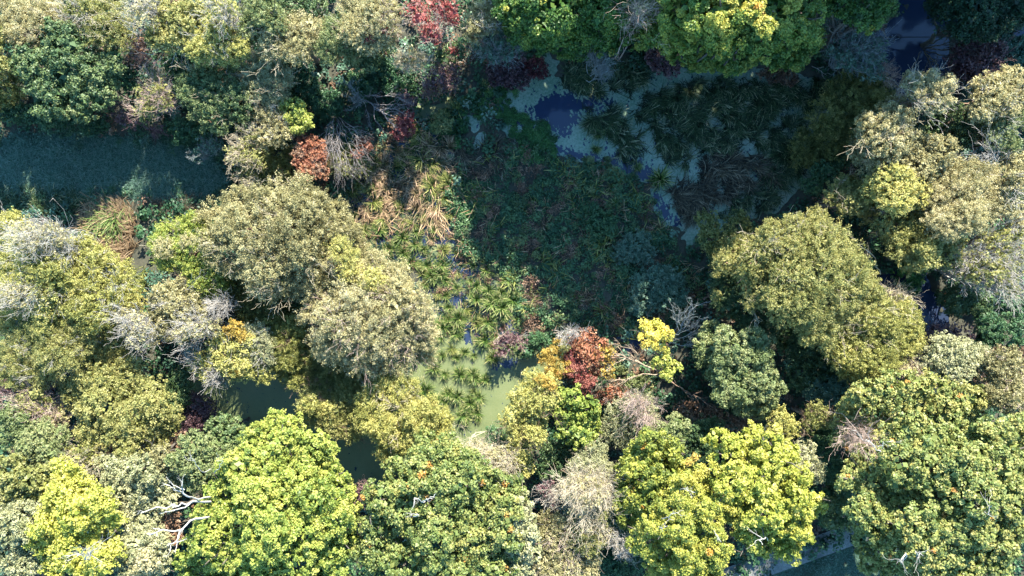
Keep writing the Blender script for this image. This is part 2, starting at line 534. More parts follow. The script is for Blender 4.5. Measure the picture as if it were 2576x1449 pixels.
count = {'leaves': 0}
def tree(name, label, cat, style, pal, ztop, spec, twig=None, tw=0.0, tone=.45, tsd=.14, gap=0.0,
         base=None, trunk=None, low=-.55, group=None, extra=None, flat=.85):
    """A leafy tree or shrub: crown, trunk with limbs, and where the photo shows them bare branches."""
    r = np.random.default_rng(int(abs(spec[0][0]) * 31 + abs(spec[0][1]) * 17) + 5)
    lobes = lobes_from(spec, ztop, flat, 1.04 if style == 'fine' else .94)
    c = np.mean([q for q, _ in lobes], 0)
    b = np.array([c[0], c[1], 0.]) if base is None else P(*base)
    b[2] = gz(b[0], b[1])
    root = thing(name, label, cat, b, group)
    ob = np.array(b)
    ll = [(q - ob, R) for q, R in lobes]
    V, F, T = crown_mesh(ll, style, tone, tsd, r, low, gap)
    count['leaves'] += len(F)
    mesh_from('crown', V, F, LEAF[pal], root, T)
    mb, fork = skeleton(np.zeros(3), ll, r, trunk or max(.05, .022 * ztop))
    trunk_o = mb.build('trunk', TWIG['dark' if twig is None else 'brown'], root, True)
    if extra:
        for pal2, tone2, spec2, z2 in extra:       # turned leaves, or on the golden oak sunlight painted as gold
            l2 = [(q - ob, R) for q, R in lobes_from(spec2, z2)]
            V, F, T = crown_mesh(l2, style, tone2, tsd, r, -.1, gap)
            mesh_from('turned_or_lit_foliage', V, F, LEAF[pal2], root, T)
    if twig and tw > 0:
        area = sum(R[0] * R[1] for _, R in ll)
        n = max(8, int(area * 3.0 * tw))
        twig_mesh(np.zeros(3), ll, r, n, 7, 5, .015, .55, (.9, 1.16), .0, .5).build('branches', TWIG[twig], trunk_o)
    return root

def bare(name, label, cat, twig, ztop, spec, dens=1.0, leaf=None, ldens=.25, r0=.03, tone=.5, base=None, spread=.6, group=None, low=-.05, fc=.3):
    """A leafless or nearly leafless shrub or tree: stems, side shoots and fine twigs."""
    r = np.random.default_rng(int(abs(spec[0][0]) * 13 + abs(spec[0][1]) * 29) + 3)
    lobes = lobes_from(spec, ztop + .7)
    c = np.mean([q for q, _ in lobes], 0)
    b = np.array([c[0], c[1], 0.]) if base is None else P(*base)
    b[2] = gz(b[0], b[1])
    root = thing(name, label, cat, b, group)
    ll = [(q - b, R) for q, R in lobes]
    area = sum(R[0] * R[1] for _, R in ll)
    n = max(14, int(area * 16 * dens))
    n1 = max(5, n // 5)
    mb = twig_mesh(np.zeros(3), ll, r, n, 7, 5, r0 * .5, spread, (.7, 1.14), low, fc + .25)
    mb.build('twigs', TWIG[twig], root)
    twig_mesh(np.zeros(3), ll, r, n1, 3, 0, r0 * 1.1, .5, (.6, .95), .1, 0.02).build('stems', TWIG[twig], root)
    if leaf:
        V, F, T = crown_mesh(ll, 'sparse', tone, .15, r, low, 1 - ldens)
        count['leaves'] += len(F)
        mesh_from('leaves', V, F, LEAF[leaf], root, T)
    return root

def limb_tree(name, label, cat, twig, stems, k1=6, k2=5, r0=.07, spread=.55, group=None, foliage=None, tip=.4, frac=.4, k3=0, tmin=.3, parent=None):
    """Bare stems drawn as polylines of (px, py, z) points, each a limb with its shoots and twigs. foliage = [(palette, tone, style, z, spec, gap)].
    With a parent the limbs become dead limbs of that tree."""
    first = stems[0][0]
    r = np.random.default_rng(int(first[0] * 7 + first[1] * 3))
    if parent is None:
        b = P(*first)
        root = thing(name, label, cat, b, group)
    else:
        root = parent
        b = np.array(parent.location)
    for st in stems:
        mb = MB()
        rr = r0 * .5
        if isinstance(st[-1], (int, float)):
            rr = st[-1] * .5; st = st[:-1]
        K = np.array([P(*q) for q in st]) - b
        u = np.linspace(0, len(K) - 1, 12)
        i = np.minimum(u.astype(int), len(K) - 2); f = (u - i)[:, None]
        Kp = np.concatenate([[2 * K[0] - K[1]], K, [2 * K[-1] - K[-2]]])     # Catmull-Rom through the points
        a0, a1, a2, a3 = Kp[i], Kp[i + 1], Kp[i + 2], Kp[i + 3]
        pl = .5 * (2 * a1 + (a2 - a0) * f + (2 * a0 - 5 * a1 + 4 * a2 - a3) * f ** 2 + (3 * a1 - a0 - 3 * a2 + a3) * f ** 3)
        pl[1:] += r.normal(size=(11, 3)) * .012 * np.linalg.norm(K[-1] - K[0])
        R = rr * np.linspace(1, tip, 12)
        mb.add(*tubes(pl[None], R[None], 6))
        p1, R1 = offshoots(pl[None], R[None], k1, frac, spread, r, 6, tmin)
        mb.add(*tubes(p1, R1, 4))
        if k2:
            p2, R2 = offshoots(p1, R1, k2, .45, spread, r, 5, .25)
            mb.add(*tubes(p2, np.maximum(R2, .005), 3))
            if k3:
                p3, R3 = offshoots(p2, R2, k3, .5, spread, r, 4, .25)
                mb.add(*tubes(p3, np.maximum(R3, .004), 3))
        mb.build('limb' if parent is None else 'dead_limb', TWIG[twig], root)
    for pal, tone, style, z, spec, gp in (foliage or []):
        l2 = [(q - b, R) for q, R in lobes_from(spec, z)]
        V, F, T = crown_mesh(l2, style, tone, .16, r, -.4, gp)
        mesh_from('foliage', V, F, LEAF[pal], root, T)
    return root

def ribbons(Pts, Wd, side=None):
    """Flat grass blades: Pts (m,n,3), widths Wd (m,n)."""
    m, n, _ = Pts.shape
    T = unit(np.gradient(Pts, axis=1))
    sd = np.cross(T, np.array([0, 0, 1.])) if side is None else np.broadcast_to(side[:, None], T.shape)
    sd = unit(sd + 1e-6)
    V = np.stack([Pts - sd * Wd[..., None] * .5, Pts + sd * Wd[..., None] * .5], 2).reshape(-1, 3)
    idx = np.arange(m * n * 2).reshape(m, n, 2)
    F = np.stack([idx[:, :-1, 0], idx[:, :-1, 1], idx[:, 1:, 1], idx[:, 1:, 0]], -1).reshape(-1, 4)
    return V, F

def blades(base, azim, length, lift, r, width=.03, n=5, droop=.8):
    """m arching blades. lift = start elevation (radians)."""
    m = len(base)
    t = np.linspace(0, 1, n)
    el = lift[:, None] - droop * (lift[:, None] + .35) * t[None] ** 1.3
    az = azim[:, None] + r.normal(size=(m, 1)) * .35 * t[None]
    d = np.stack([np.cos(el) * np.cos(az), np.cos(el) * np.sin(az), np.sin(el)], -1)
    seg = (length / (n - 1))[:, None, None] * d
    pts = np.concatenate([base[:, None], base[:, None] + np.cumsum(seg[:, :-1], 1)], 1)
    W = width * np.array([.7, 1, .9, .65, .2][:n] if n == 5 else np.linspace(1, .3, n))[None] * r.uniform(.7, 1.35, (m, 1))
    V, F = ribbons(pts, W)
    tone = np.repeat(np.clip(r.normal(.45, .22, m), 0, 1), n - 1)
    along = np.tile(np.repeat(t, 2), m)
    return V, F, tone, along
# ------------------------------------------------------------------ the setting: ground, water, duckweed, path
NE_MARSH = PX([(1262,205),(1330,190),(1385,150),(1420,175),(1600,180),(1800,172),(2000,180),(2120,225),(2150,330),(2090,440),(1960,520),(1850,570),(1740,600),(1690,580),(1640,505),(1630,470),(1560,440),(1510,412),(1440,405),(1400,385),(1330,345),(1280,370),(1265,300)])
SUN_MARSH = PX([(1040,330),(1000,380),(890,430),(865,560),(930,650),(1040,670),(1090,800),(1060,920),(880,860),(760,890),(600,890),(470,940),(440,1000),(520,1040),(620,1095),(740,1120),(810,1180),(870,1245),(940,1240),(1010,1170),(1120,1150),(1250,1135),(1335,1040),(1410,910),(1380,872),(1310,862),(1290,730),(1200,660),(1140,600),(1120,470),(1150,340)])
LEFT_POOL = PX([(290,890),(350,880),(370,925),(320,945)])
NOOK = PX([(1170,285),(1205,285),(1222,365),(1190,375)])
NOOK2 = PX([(950,360),(1015,365),(1010,392),(955,400)])
NOOK3 = PX([(1045,262),(1130,255),(1140,300),(1060,310)])
CUT = PX([(1548,858),(1600,846),(1612,862),(1570,885)])
RIVER = PX([(2268,-60),(2340,-60),(2345,40),(2500,60),(2600,60),(2600,140),(2480,200),(2330,210),(2300,260),(2240,250),(2150,150),(2140,110),(2240,80),(2270,20)])
RIVER2 = PX([(2205,680),(2330,690),(2345,745),(2450,790),(2560,770),(2580,830),(2480,850),(2360,850),(2310,790),(2210,730)])
WATERS = [NE_MARSH, SUN_MARSH, LEFT_POOL, NOOK, NOOK2, NOOK3, CUT, RIVER, RIVER2]
OPEN = [PX(q) for q in (
    [(1383,240),(1421,229),(1452,243),(1508,243),(1536,257),(1510,268),(1452,278),(1449,306),(1421,337),(1397,333),(1372,306),(1331,285),(1348,257)],
    [(1404,368),(1452,386),(1522,393),(1570,386),(1640,424),(1636,448),(1612,466),(1581,438),(1546,406),(1501,400),(1421,396)],
    [(1643,496),(1668,503),(1688,541),(1711,562),(1699,571),(1675,541)],
    [(1240,915),(1290,900),(1300,912),(1250,925)],
    [(1300,300),(1330,290),(1335,300),(1305,318)])]
CLEARING = PX([(-40,350),(120,330),(300,345),(470,360),(560,385),(590,450),(560,500),(420,505),(250,500),(120,530),(-40,500)])
FIELD = PX([(1790,1475),(2000,1408),(2145,1348),(2250,1300),(2330,1500),(1790,1600)])

def water_depth(x, y):
    d = np.full(x.shape, -1e9)
    for p in WATERS:
        d = np.maximum(d, sdf(p, x, y))
    return d

def height(x, y):
    d = water_depth(x, y) + .25 * smooth_noise(x, y, 2.2, 5)
    land = .03 + .05 * smooth_noise(x, y, 5.0, 8) ** 2 + .015 * smooth_noise(x, y, 1.1, 9)
    t = np.clip((d + .35) / .7, 0, 1)
    t = t * t * (3 - 2 * t)
    return np.maximum(land, -.06) * (1 - t) - .45 * t

def gz(x, y):
    return float(height(np.array([x], float), np.array([y], float))[0])

def axis(lo, hi, step, far):
    inner = np.arange(lo, hi + step * .5, step)
    outer = np.array([8, 25, 60, 150, 400, far])
    return np.concatenate([lo - outer[::-1], inner, hi + outer])

gx = axis(-44, 44, .3, 1500); gy = axis(-28, 28, .3, 1500)
GX, GY = np.meshgrid(gx, gy)
GZ = height(GX.ravel(), GY.ravel())
idx = np.arange(GX.size).reshape(GX.shape)
GF = np.stack([idx[:-1, :-1], idx[:-1, 1:], idx[1:, 1:], idx[1:, :-1]], -1).reshape(-1, 4)
soil = surface_mat('wet_soil', [(.016,.018,.012), (.035,.035,.022), (.055,.05,.032)], (.5, 5.0), .9, .4)
tag(mesh_from('ground', np.stack([GX.ravel(), GY.ravel(), GZ], 1), GF, soil, smooth=True), kind='structure')

wm, nt, out = nodes_of('dark_water')
b = nt.nodes.new('ShaderNodeBsdfPrincipled')
b.inputs['Base Color'].default_value = (.018, .028, .055, 1)
b.inputs['Roughness'].default_value = .06
b.inputs['IOR'].default_value = 1.33
nz = nt.nodes.new('ShaderNodeTexNoise'); nz.inputs['Scale'].default_value = 3.0
tc = nt.nodes.new('ShaderNodeTexCoord')
bp = nt.nodes.new('ShaderNodeBump'); bp.inputs['Strength'].default_value = .06; bp.inputs['Distance'].default_value = .03
nt.links.new(tc.outputs['Object'], nz.inputs['Vector']); nt.links.new(nz.outputs['Fac'], bp.inputs['Height'])
nt.links.new(bp.outputs[0], b.inputs['Normal']); nt.links.new(b.outputs[0], out.inputs[0])

def sheet(name, x0, x1, y0, y1, z, mat):
    return mesh_from(name, [(x0, y0, z), (x1, y0, z), (x1, y1, z), (x0, y1, z)], [(0, 1, 2, 3)], mat)
tag(sheet('pond_water', -27, 30, -15.5, 17.2, -.13, wm), kind='structure')
r_a = P(2120, 270); r_b = P(2640, -120)
tag(sheet('river_water', r_a[0], r_b[0], 17.25, r_b[1], -.134, wm), kind='structure')

duck = surface_mat('duckweed', [(.06,.08,.03), (.085,.105,.04), (.105,.12,.052)], (.8, 14.0), .55)
duck_ne = surface_mat('duckweed_shaded', [(.03,.07,.04), (.085,.145,.09), (.15,.195,.14), (.22,.25,.19)], (.55, 7.0), .5)  # shaded copy of the duckweed: its look in shade put into colour
def duckweed(name, polys, x0, x1, y0, y1, label, mat, open_, rag=.2, thresh=0.0, cell=.05, bare_=None):
    xs = np.arange(x0, x1, cell); ys = np.arange(y0, y1, cell)
    X, Y = np.meshgrid(xs, ys); X = X.ravel(); Y = Y.ravel()
    d = np.full(X.shape, -1e9)
    for p in polys: d = np.maximum(d, sdf(p, X, Y))
    k = d > -.7
    X, Y = X[k], Y[k]
    n = smooth_noise(X, Y, .9, 31) * .6 + smooth_noise(X, Y, .33, 32) * .5
    o = np.full(X.shape, -1e9)
    for p in open_: o = np.maximum(o, sdf(p, X, Y))
    # the weed frays towards open water and has a few holes elsewhere
    fray = np.clip((o + .7) / .7, 0, 1)
    keep = (o + rag * n * (.35 + fray) < -.1) & ~((n > 1.35 - .85 * fray + thresh) & (smooth_noise(X, Y, 2.5, 33) > -.4 - fray * 2))
    if bare_ is not None:                                 # dark water, standing also for shadow between the tussocks
        keep &= ~((sdf(bare_, X, Y) + .4 * n > 0) & (smooth_noise(X, Y, 1.7, 37) > -.25))
    X, Y = X[keep], Y[keep]
    z = -.126
    h = cell * .5
    V = np.stack([np.stack([X - h, Y - h], 1), np.stack([X + h, Y - h], 1), np.stack([X + h, Y + h], 1), np.stack([X - h, Y + h], 1)], 1)
    V = np.concatenate([V, np.full(V.shape[:2] + (1,), z)], 2).reshape(-1, 3)
    return tag(mesh_from(name, V, np.arange(len(V)).reshape(-1, 4), mat), label, 'duckweed', kind='stuff')
duckweed('duckweed', [SUN_MARSH, LEFT_POOL, NOOK2, NOOK3], -29, 3.2, -15.2, 14, 'pale green duckweed covering the sunlit pond among sedge tussocks', duck, OPEN, .2, .35, .05, PX([(905,380),(1040,330),(1140,340),(1150,480),(1180,640),(1290,730),(1290,860),(1240,880),(1150,860),(1100,780),(1050,680),(940,640),(880,560)]))
duckweed('duckweed', [NE_MARSH, NOOK], -3.5, 25, 2.8, 16.5, 'duckweed scum coloured for shade fringing the dark open pool among flattened reeds', duck_ne, OPEN, .24, .0, .04)

# cart track and field in the bottom corner
trk = surface_mat('track_gravel', [(.07,.075,.07), (.12,.125,.115), (.19,.19,.17)], (1.2, 9.0), .95, .5)
a0 = np.array([P(1700, 1502)[:2], P(1850, 1446)[:2], P(2010, 1390)[:2], P(2140, 1342)[:2], P(2300, 1285)[:2]])
nrm = unit(np.array([-(a0[-1] - a0[0])[1], (a0[-1] - a0[0])[0]]))
V, F = [], []
for i, p in enumerate(a0):
    for s in (-.75, .75):
        q = p + nrm * s
        V.append((q[0], q[1], .19))
for i in range(len(a0) - 1):
    F.append((2 * i, 2 * i + 1, 2 * i + 3, 2 * i + 2))
tag(mesh_from('track', V, F, trk), kind='structure')

# ------------------------------------------------------------------ ground cover
def scatter_in(poly, n, margin=0.0):
    lo = poly.min(0); hi = poly.max(0)
    out = np.empty((0, 2))
    while len(out) < n:
        q = rng.uniform(lo, hi, (n * 2, 2))
        d = sdf(poly, q[:, 0], q[:, 1]) + .3 * smooth_noise(q[:, 0], q[:, 1], 1.3, 15) - .12
        out = np.concatenate([out, q[d > margin]])
    return out[:n]

def cover(name, xy, pal, label, cat, per, hmax, cr, L, W, tone=.4, tsd=.15, seed=1):
    r = np.random.default_rng(seed)
    n = len(xy)
    z = height(xy[:, 0], xy[:, 1])
    hh = hmax * np.clip(.55 + .35 * smooth_noise(xy[:, 0], xy[:, 1], 3.0, seed + 40) + .2 * r.normal(size=n), .1, 1.4)
    off = rand_dirs(n * per, r) * r.random((n * per, 1)) ** .5
    c = np.stack([xy[:, 0], xy[:, 1], np.maximum(z, -.12) + hh], 1)
    crr = cr * r.uniform(.6, 1.3, n)
    pos = np.repeat(c, per, 0) + off * np.repeat(crr, per)[:, None] * [1, 1, .6]
    pos[:, 2] = np.maximum(pos[:, 2], -.11 + .04 * r.random(n * per))
    nr = unit(off * .6 + [0, 0, .8] + r.normal(size=pos.shape) * .45)
    sc = r.uniform(.6, 1.35, n * per)
    V, F = leaves(pos, nr, L * sc, W * sc, r)
    t = np.repeat(tone + .18 * smooth_noise(xy[:, 0], xy[:, 1], 1.6, seed + 60) + r.normal(size=n) * tsd, per) + r.normal(size=n * per) * .12
    count['leaves'] += len(F)
    return tag(mesh_from(name, V, F, LEAF[pal], None, np.clip(t, 0, 1)), label, cat, kind='stuff')

# forest floor all over, except in water, the clearing and the field
g = np.stack(np.meshgrid(np.arange(-41, 41, .62), np.arange(-25, 25, .62)), -1).reshape(-1, 2)
g = g + rng.uniform(-.4, .4, g.shape)
wd = water_depth(g[:, 0], g[:, 1])
CENTRE = PX([(1180,405),(1290,390),(1330,360),(1400,395),(1440,412),(1510,418),(1560,448),(1630,475),(1640,510),(1690,590),(1760,690),(1770,760),(1660,850),(1560,850),(1420,830),(1300,870),(1290,730),(1200,660),(1140,600),(1125,480)])
BANK = PX([(205,515),(335,500),(375,640),(380,740),(330,740),(290,660),(200,630)])
ok = (sdf(BANK, g[:, 0], g[:, 1]) < 0) & (wd < -.15) & (sdf(CLEARING, g[:, 0], g[:, 1]) < 0) & (sdf(FIELD, g[:, 0], g[:, 1]) < 0) & (sdf(CENTRE, g[:, 0], g[:, 1]) < .2)
g = g[ok]
sel = smooth_noise(g[:, 0], g[:, 1], 6.0, 77) + rng.normal(size=len(g)) * .6
cover('undergrowth', g[sel < .55], 'dark', 'dark green brambles and nettles filling the forest floor between the trees', 'undergrowth', 42, .75, .48, .2, .15, seed=2)
cover('undergrowth', g[(sel >= .55) & (sel < 1.25)], 'brown', 'brown withered undergrowth scattered between the trees', 'undergrowth', 36, .7, .45, .18, .12, .25, seed=3)
cover('undergrowth', g[sel >= 1.25], 'teal', 'grey green leafy undergrowth scattered between the trees', 'undergrowth', 42, .9, .5, .2, .13, seed=4)

# the overgrown mound in the middle of the marsh
c = scatter_in(CENTRE, 1900)
s2 = 1.15 * smooth_noise(c[:, 0], c[:, 1], 3.0, 90) + rng.normal(size=len(c)) * .35
cover('bramble_cover', c[s2 < .2], 'dark', 'low dark leafy herbs covering the shaded middle of the marsh', 'undergrowth', 40, .38, .34, .12, .09, .62, seed=5)
cover('nettle_cover', c[(s2 >= .2) & (s2 < .85)], 'green', 'green nettles standing in the shaded middle of the marsh', 'undergrowth', 44, .55, .34, .12, .08, .42, seed=6)
cover('dock_cover', c[s2 >= .85], 'brown', 'reddish brown withered herbs in the shaded middle of the marsh', 'undergrowth', 30, .5, .34, .13, .05, .35, seed=7)

for k, (poly, n, lab) in enumerate((
    ([(1285,335),(1330,305),(1380,312),(1402,350),(1395,395),(1340,410),(1300,390)], 300, 'vivid green watercress mound beside the dark open pool'),
    ([(1165,250),(1225,225),(1255,250),(1215,300),(1180,300)], 170, 'vivid green watercress in the shaded nook north of the tussocks'),
    ([(1140,440),(1190,430),(1215,520),(1180,570),(1140,560)], 240, 'vivid green watercress strip along the edge of the tussock marsh'),
    ([(1080,285),(1150,275),(1175,330),(1150,370),(1090,330)], 150, 'bright green cress below the fallen red tree'),
    ([(1255,215),(1270,205),(1290,280),(1330,300),(1290,325),(1250,300)], 220, 'bright green cress bank west of the dark open pool'),
    ([(1420,396),(1530,400),(1575,430),(1600,470),(1560,470),(1480,430),(1420,425)], 150, 'yellow green herbs along the pool bank, paler to stand for sunlight'))):
    q = scatter_in(PX(poly), n)
    cover('watercress', q, 'moss' if k < 5 else 'pale', lab, 'watercress', 46, .16 if k < 5 else .35, .25, .08, .065, .42, seed=20 + k)  # the last patch has a paler palette that stands for sunlight

def grass(name, xy, pal, label, cat, length, width, seed, azim=None, azsd=3.0, lift=(.5, 1.3), n=4, kind='stuff', z0=None):
    r = np.random.default_rng(seed)
    m = len(xy)
    z = np.maximum(height(xy[:, 0], xy[:, 1]), -.125) if z0 is None else np.full(m, z0)
    base = np.stack([xy[:, 0], xy[:, 1], z], 1)
    az = (r.uniform(0, 6.283, m) if azim is None else azim + r.normal(size=m) * azsd)
    V, F, T, A = blades(base, az, length * r.uniform(.5, 1.3, m), r.uniform(*lift, m), r, width, n)
    o = mesh_from(name, V, F, BLADE[pal], None, T, A)
    return tag(o, label, cat, kind=kind)

lawn_ground = surface_mat('meadow', [(.02,.04,.022), (.035,.06,.035), (.06,.08,.055)], (.5, 4.0), .95, .3)
def patch(name, poly, mat, z):
    lo = poly.min(0); hi = poly.max(0)
    xs = np.arange(lo[0], hi[0], .25); ys = np.arange(lo[1], hi[1], .25)
    X, Y = np.meshgrid(xs, ys); X = X.ravel(); Y = Y.ravel()
    k = sdf(poly, X, Y) + .3 * smooth_noise(X, Y, 2.0, 3) > .1
    X, Y = X[k], Y[k]; h = .125
    V = np.stack([np.stack([X - h, Y - h], 1), np.stack([X + h, Y - h], 1), np.stack([X + h, Y + h], 1), np.stack([X - h, Y + h], 1)], 1)
    V = np.concatenate([V, np.full(V.shape[:2] + (1,), z)], 2).reshape(-1, 3)
    V[:, 2] += height(V[:, 0], V[:, 1])
    return tag(mesh_from(name, V, np.arange(len(V)).reshape(-1, 4), mat), kind='structure')
edge = np.concatenate([scatter_in(CLEARING, 900), g[:0]])
ed = sdf(CLEARING, edge[:, 0], edge[:, 1])
edge = edge[ed + .6 * smooth_noise(edge[:, 0], edge[:, 1], 2.5, 55) < .45]
cover('meadow_weeds', edge[::2], 'dark', 'dark weeds creeping in from the banks of the shaded clearing', 'undergrowth', 40, .3, .35, .12, .09, .4, seed=12)
cover('meadow_weeds', edge[1::2], 'teal', 'grey green weeds creeping in from the banks of the shaded clearing', 'undergrowth', 40, .25, .35, .12, .08, .3, seed=13)
patch('meadow', CLEARING, lawn_ground, .02)
grass('meadow_grass', scatter_in(CLEARING, 26000), 'lawn', 'blue green rough grass filling the shaded clearing', 'grass', .42, .035, 61, lift=(.3, 1.0))
patch('field', FIELD, lawn_ground, .02)
fg = scatter_in(FIELD, 16000)
dl = np.abs((fg - a0[1]) @ nrm)
grass('field_grass', fg[dl > .8], 'lawn', 'short dark green grass of the shaded field beside the track', 'grass', .25, .03, 62, lift=(.3, 1.0))

gap_zone = PX([(905,380),(1040,330),(1140,340),(1150,480),(1180,640),(1290,730),(1290,860),(1240,870),(1120,830),(1100,780),(1050,680),(940,640),(880,560)])
q = scatter_in(gap_zone, 3200)
grass('sedge_litter', q[:500], 'straw', 'tangled straw and brown sedge litter lying between the tussocks', 'sedge', .75, .05, 331, None, 3, (.05, .6), 6)
grass('sedge_litter', q[1200:1500], 'bent', 'tangled green sedge leaves lying between the tussocks', 'sedge', .7, .05, 332, None, 3, (.1, .8), 6)
tz = PX([(880,470),(900,390),(1000,350),(1110,330),(1145,400),(1150,560),(1050,580),(950,600),(890,560)])
sw = MB(); r = np.random.default_rng(340)
for k in range(30):
    qc = scatter_in(tz, 1)[0]
    m = 26
    base = np.concatenate([qc + r.normal(size=(m, 2)) * [.35, .35], np.full((m, 1), -.05)], 1)
    V, F, T, A = blades(base, r.uniform(-2.2, .2) + r.normal(size=m) * .35, r.uniform(.5, 1.3, m), r.uniform(.25, .8, m), r, .06, 6)
    sw.add(V, F, np.clip(T + r.uniform(-.25, .2), 0, 1), A)
tag(sw.build('straw_swathes', BLADE['straw']), 'bent straw coloured sedge leaves in the northern sunlit marsh', 'sedge', kind='stuff')
q = scatter_in(gap_zone, 1500)
s3 = smooth_noise(q[:, 0], q[:, 1], 1.5, 210) + rng.normal(size=len(q)) * .4
cover('gap_shade_leaves', q[s3 < -.1], 'dark', 'low herbs with the shadow between the sedge tussocks put into their colour', 'undergrowth', 18, .06, .33, .1, .07, .0, seed=8)  # lowest tone paints the shadow in the gaps into the leaves
cover('marsh_litter', q[s3 > 1.0], 'brown', 'brown sedge litter lying between the sedge tussocks', 'undergrowth', 26, .14, .33, .2, .035, .45, seed=9)

# flattened reed beds of the shaded marsh
BEDS = [
 ([(1424,146),(1501,153),(1522,194),(1501,229),(1452,240),(1424,215),(1407,181)], 700, -.2, 'reed', 'dark reed bed under the great green oak, north of the open pool'),
 ([(1536,160),(1612,163),(1622,201),(1591,226),(1536,215)], 480, .1, 'reed', 'small dark reed bed between the lichen branches and the oak'),
 ([(1466,274),(1508,264),(1556,288),(1584,333),(1622,361),(1636,382),(1605,403),(1570,389),(1546,340),(1473,320)], 620, -.9, 'reed', 'bent reed island with pale arching blades beside the open pool'),
 ([(1581,240),(1675,226),(1779,194),(1918,194),(1950,243),(1950,347),(1883,368),(1779,393),(1709,413),(1675,396),(1650,340),(1605,302)], 2900, -.8, 'reed', 'largest flattened reed bed in the shaded marsh'),
 ([(1754,410),(1848,389),(1950,410),(1950,452),(1848,462),(1834,503),(1695,500),(1688,479),(1751,448)], 1100, -.6, 'brown', 'brown flattened reed bed south of the largest bed'),
 ([(1884,222),(1953,208),(2079,188),(2090,250),(1988,278),(1918,278)], 900, -1.4, 'reed', 'dark green reed bed below the golden oak'),
 ([(1685,472),(1831,472),(1793,506),(1779,531),(1744,552),(1692,534)], 620, -.7, 'brown', 'small brown reed bed at the southern tip of the marsh'),
 ([(1150,365),(1198,361),(1265,350),(1290,400),(1275,440),(1219,430),(1143,416)], 1000, -.4, 'brown', 'brown and green reeds west of the watercress mound'),
 ([(1960,300),(2010,290),(2030,420),(1960,470),(1900,440),(1930,380)], 800, -1.1, 'reed', 'dark tangled reeds at the eastern edge of the marsh'),
 ([(1800,520),(1900,470),(1980,470),(1960,520),(1860,560)], 420, -.8, 'reed', 'dark tangled reeds beside the southern willow'),
]
for k, (poly, n, az, pal, lab) in enumerate(BEDS):
    pp = PX(poly)
    r = np.random.default_rng(200 + k)
    mb = MB()
    nt_ = max(20, n // 7)
    q = scatter_in(pp, nt_)
    q = q[smooth_noise(q[:, 0], q[:, 1], 2.2, 140 + k) < .55]        # a few holes show the weed below
    nt_ = len(q)
    lo = smooth_noise(q[:, 0], q[:, 1], 2.6, 100 + k) * .8
    zb = -.1 + .45 * np.clip(sdf(pp, q[:, 0], q[:, 1]), 0, .7) * r.uniform(.5, 1.3, nt_)
    kb = 15                                                          # blades combed together in one tuft
    c = np.repeat(np.stack([q[:, 0], q[:, 1], zb], 1), kb, 0) + r.normal(size=(nt_ * kb, 3)) * [.1, .1, .04]
    a = np.repeat(az + lo + r.normal(size=nt_) * .7, kb) + r.normal(size=nt_ * kb) * .45
    V, F, T, A = blades(c, a, r.uniform(.4, 1.15, nt_ * kb), r.uniform(.25, 1.1, nt_ * kb), r, .056, 7, 1.0)
    tt = np.repeat(np.clip(r.normal(.36, .2, nt_), 0, .8), kb) + r.normal(size=nt_ * kb) * .2
    mb.add(V, F, np.clip(np.repeat(tt, 6), 0, 1), A)
    q2 = scatter_in(pp, n)
    q2 = q2[smooth_noise(q2[:, 0], q2[:, 1], 2.2, 140 + k) < .65]; n = len(q2)
    base = np.stack([q2[:, 0], q2[:, 1], np.full(n, -.1)], 1)
    V, F, T, A = blades(base, r.uniform(0, 6.28, n), r.uniform(.2, .6, n), r.uniform(.1, .6, n), r, .06, 4, .8)
    mb.add(V, F, T * .3, A * .4)
    tag(mb.build('reeds', BLADE[pal]), lab, 'reed bed', kind='stuff')

q = scatter_in(CENTRE, 420)
q = q[smooth_noise(q[:, 0], q[:, 1], 3.0, 420) > .75]
r = np.random.default_rng(411)
qq = np.repeat(q, 9, 0) + r.normal(size=(len(q) * 9, 2)) * .16
o = grass('withered_stems', qq, 'straw', 'withered pale stems standing in the shaded middle of the marsh', 'undergrowth', .9, .045, 412, lift=(.5, 1.4), n=5)
q = scatter_in(CENTRE, 400)
q = q[smooth_noise(q[:, 0], q[:, 1], 3.4, 421) > .8]
qq = np.repeat(q, 14, 0) + r.normal(size=(len(q) * 14, 2)) * .22
o = grass('sedge_shoots', qq, 'bent', 'yellow green sedge shoots in the shaded middle of the marsh', 'sedge', .9, .05, 413, lift=(.5, 1.4), n=5)

# straw and sedge thicket at the left edge, between the clearing and the pale willows
for k, (poly, n, az, pal, L, lab) in enumerate((
    ([(225,520),(330,500),(345,560),(355,640),(300,660),(235,630),(215,580)], 1500, 2.6, 'dead', .9, 'withered tan grass bank between the clearing and the pale willows'),
    ([(238,520),(310,515),(325,560),(300,585),(245,570)], 420, -1.9, 'sedge', 1.1, 'vivid green sedge clump in the tan grass bank'),
    ([(190,590),(240,575),(235,620),(195,630)], 170, .4, 'sedge', 1.0, 'green sedge blades beside the white twig willow'),
    ([(325,670),(375,690),(370,740),(335,720)], 220, -.8, 'bent', 1.0, 'pale green sedge fan in the gap east of the left willow'),
    ([(-20,480),(200,490),(230,520),(120,545),(-20,530)], 1300, .3, 'reed', .8, 'dark sedge along the southern rim of the shaded clearing'),
    ([(380,500),(560,495),(520,540),(400,560)], 500, .3, 'brown', .7, 'brown dead grass along the foot of the large willow'))):
    q = scatter_in(PX(poly), n)
    grass('sedge', q, pal, lab, 'sedge', L, .045, 300 + k, az, .9, (.4, 1.25), 5)

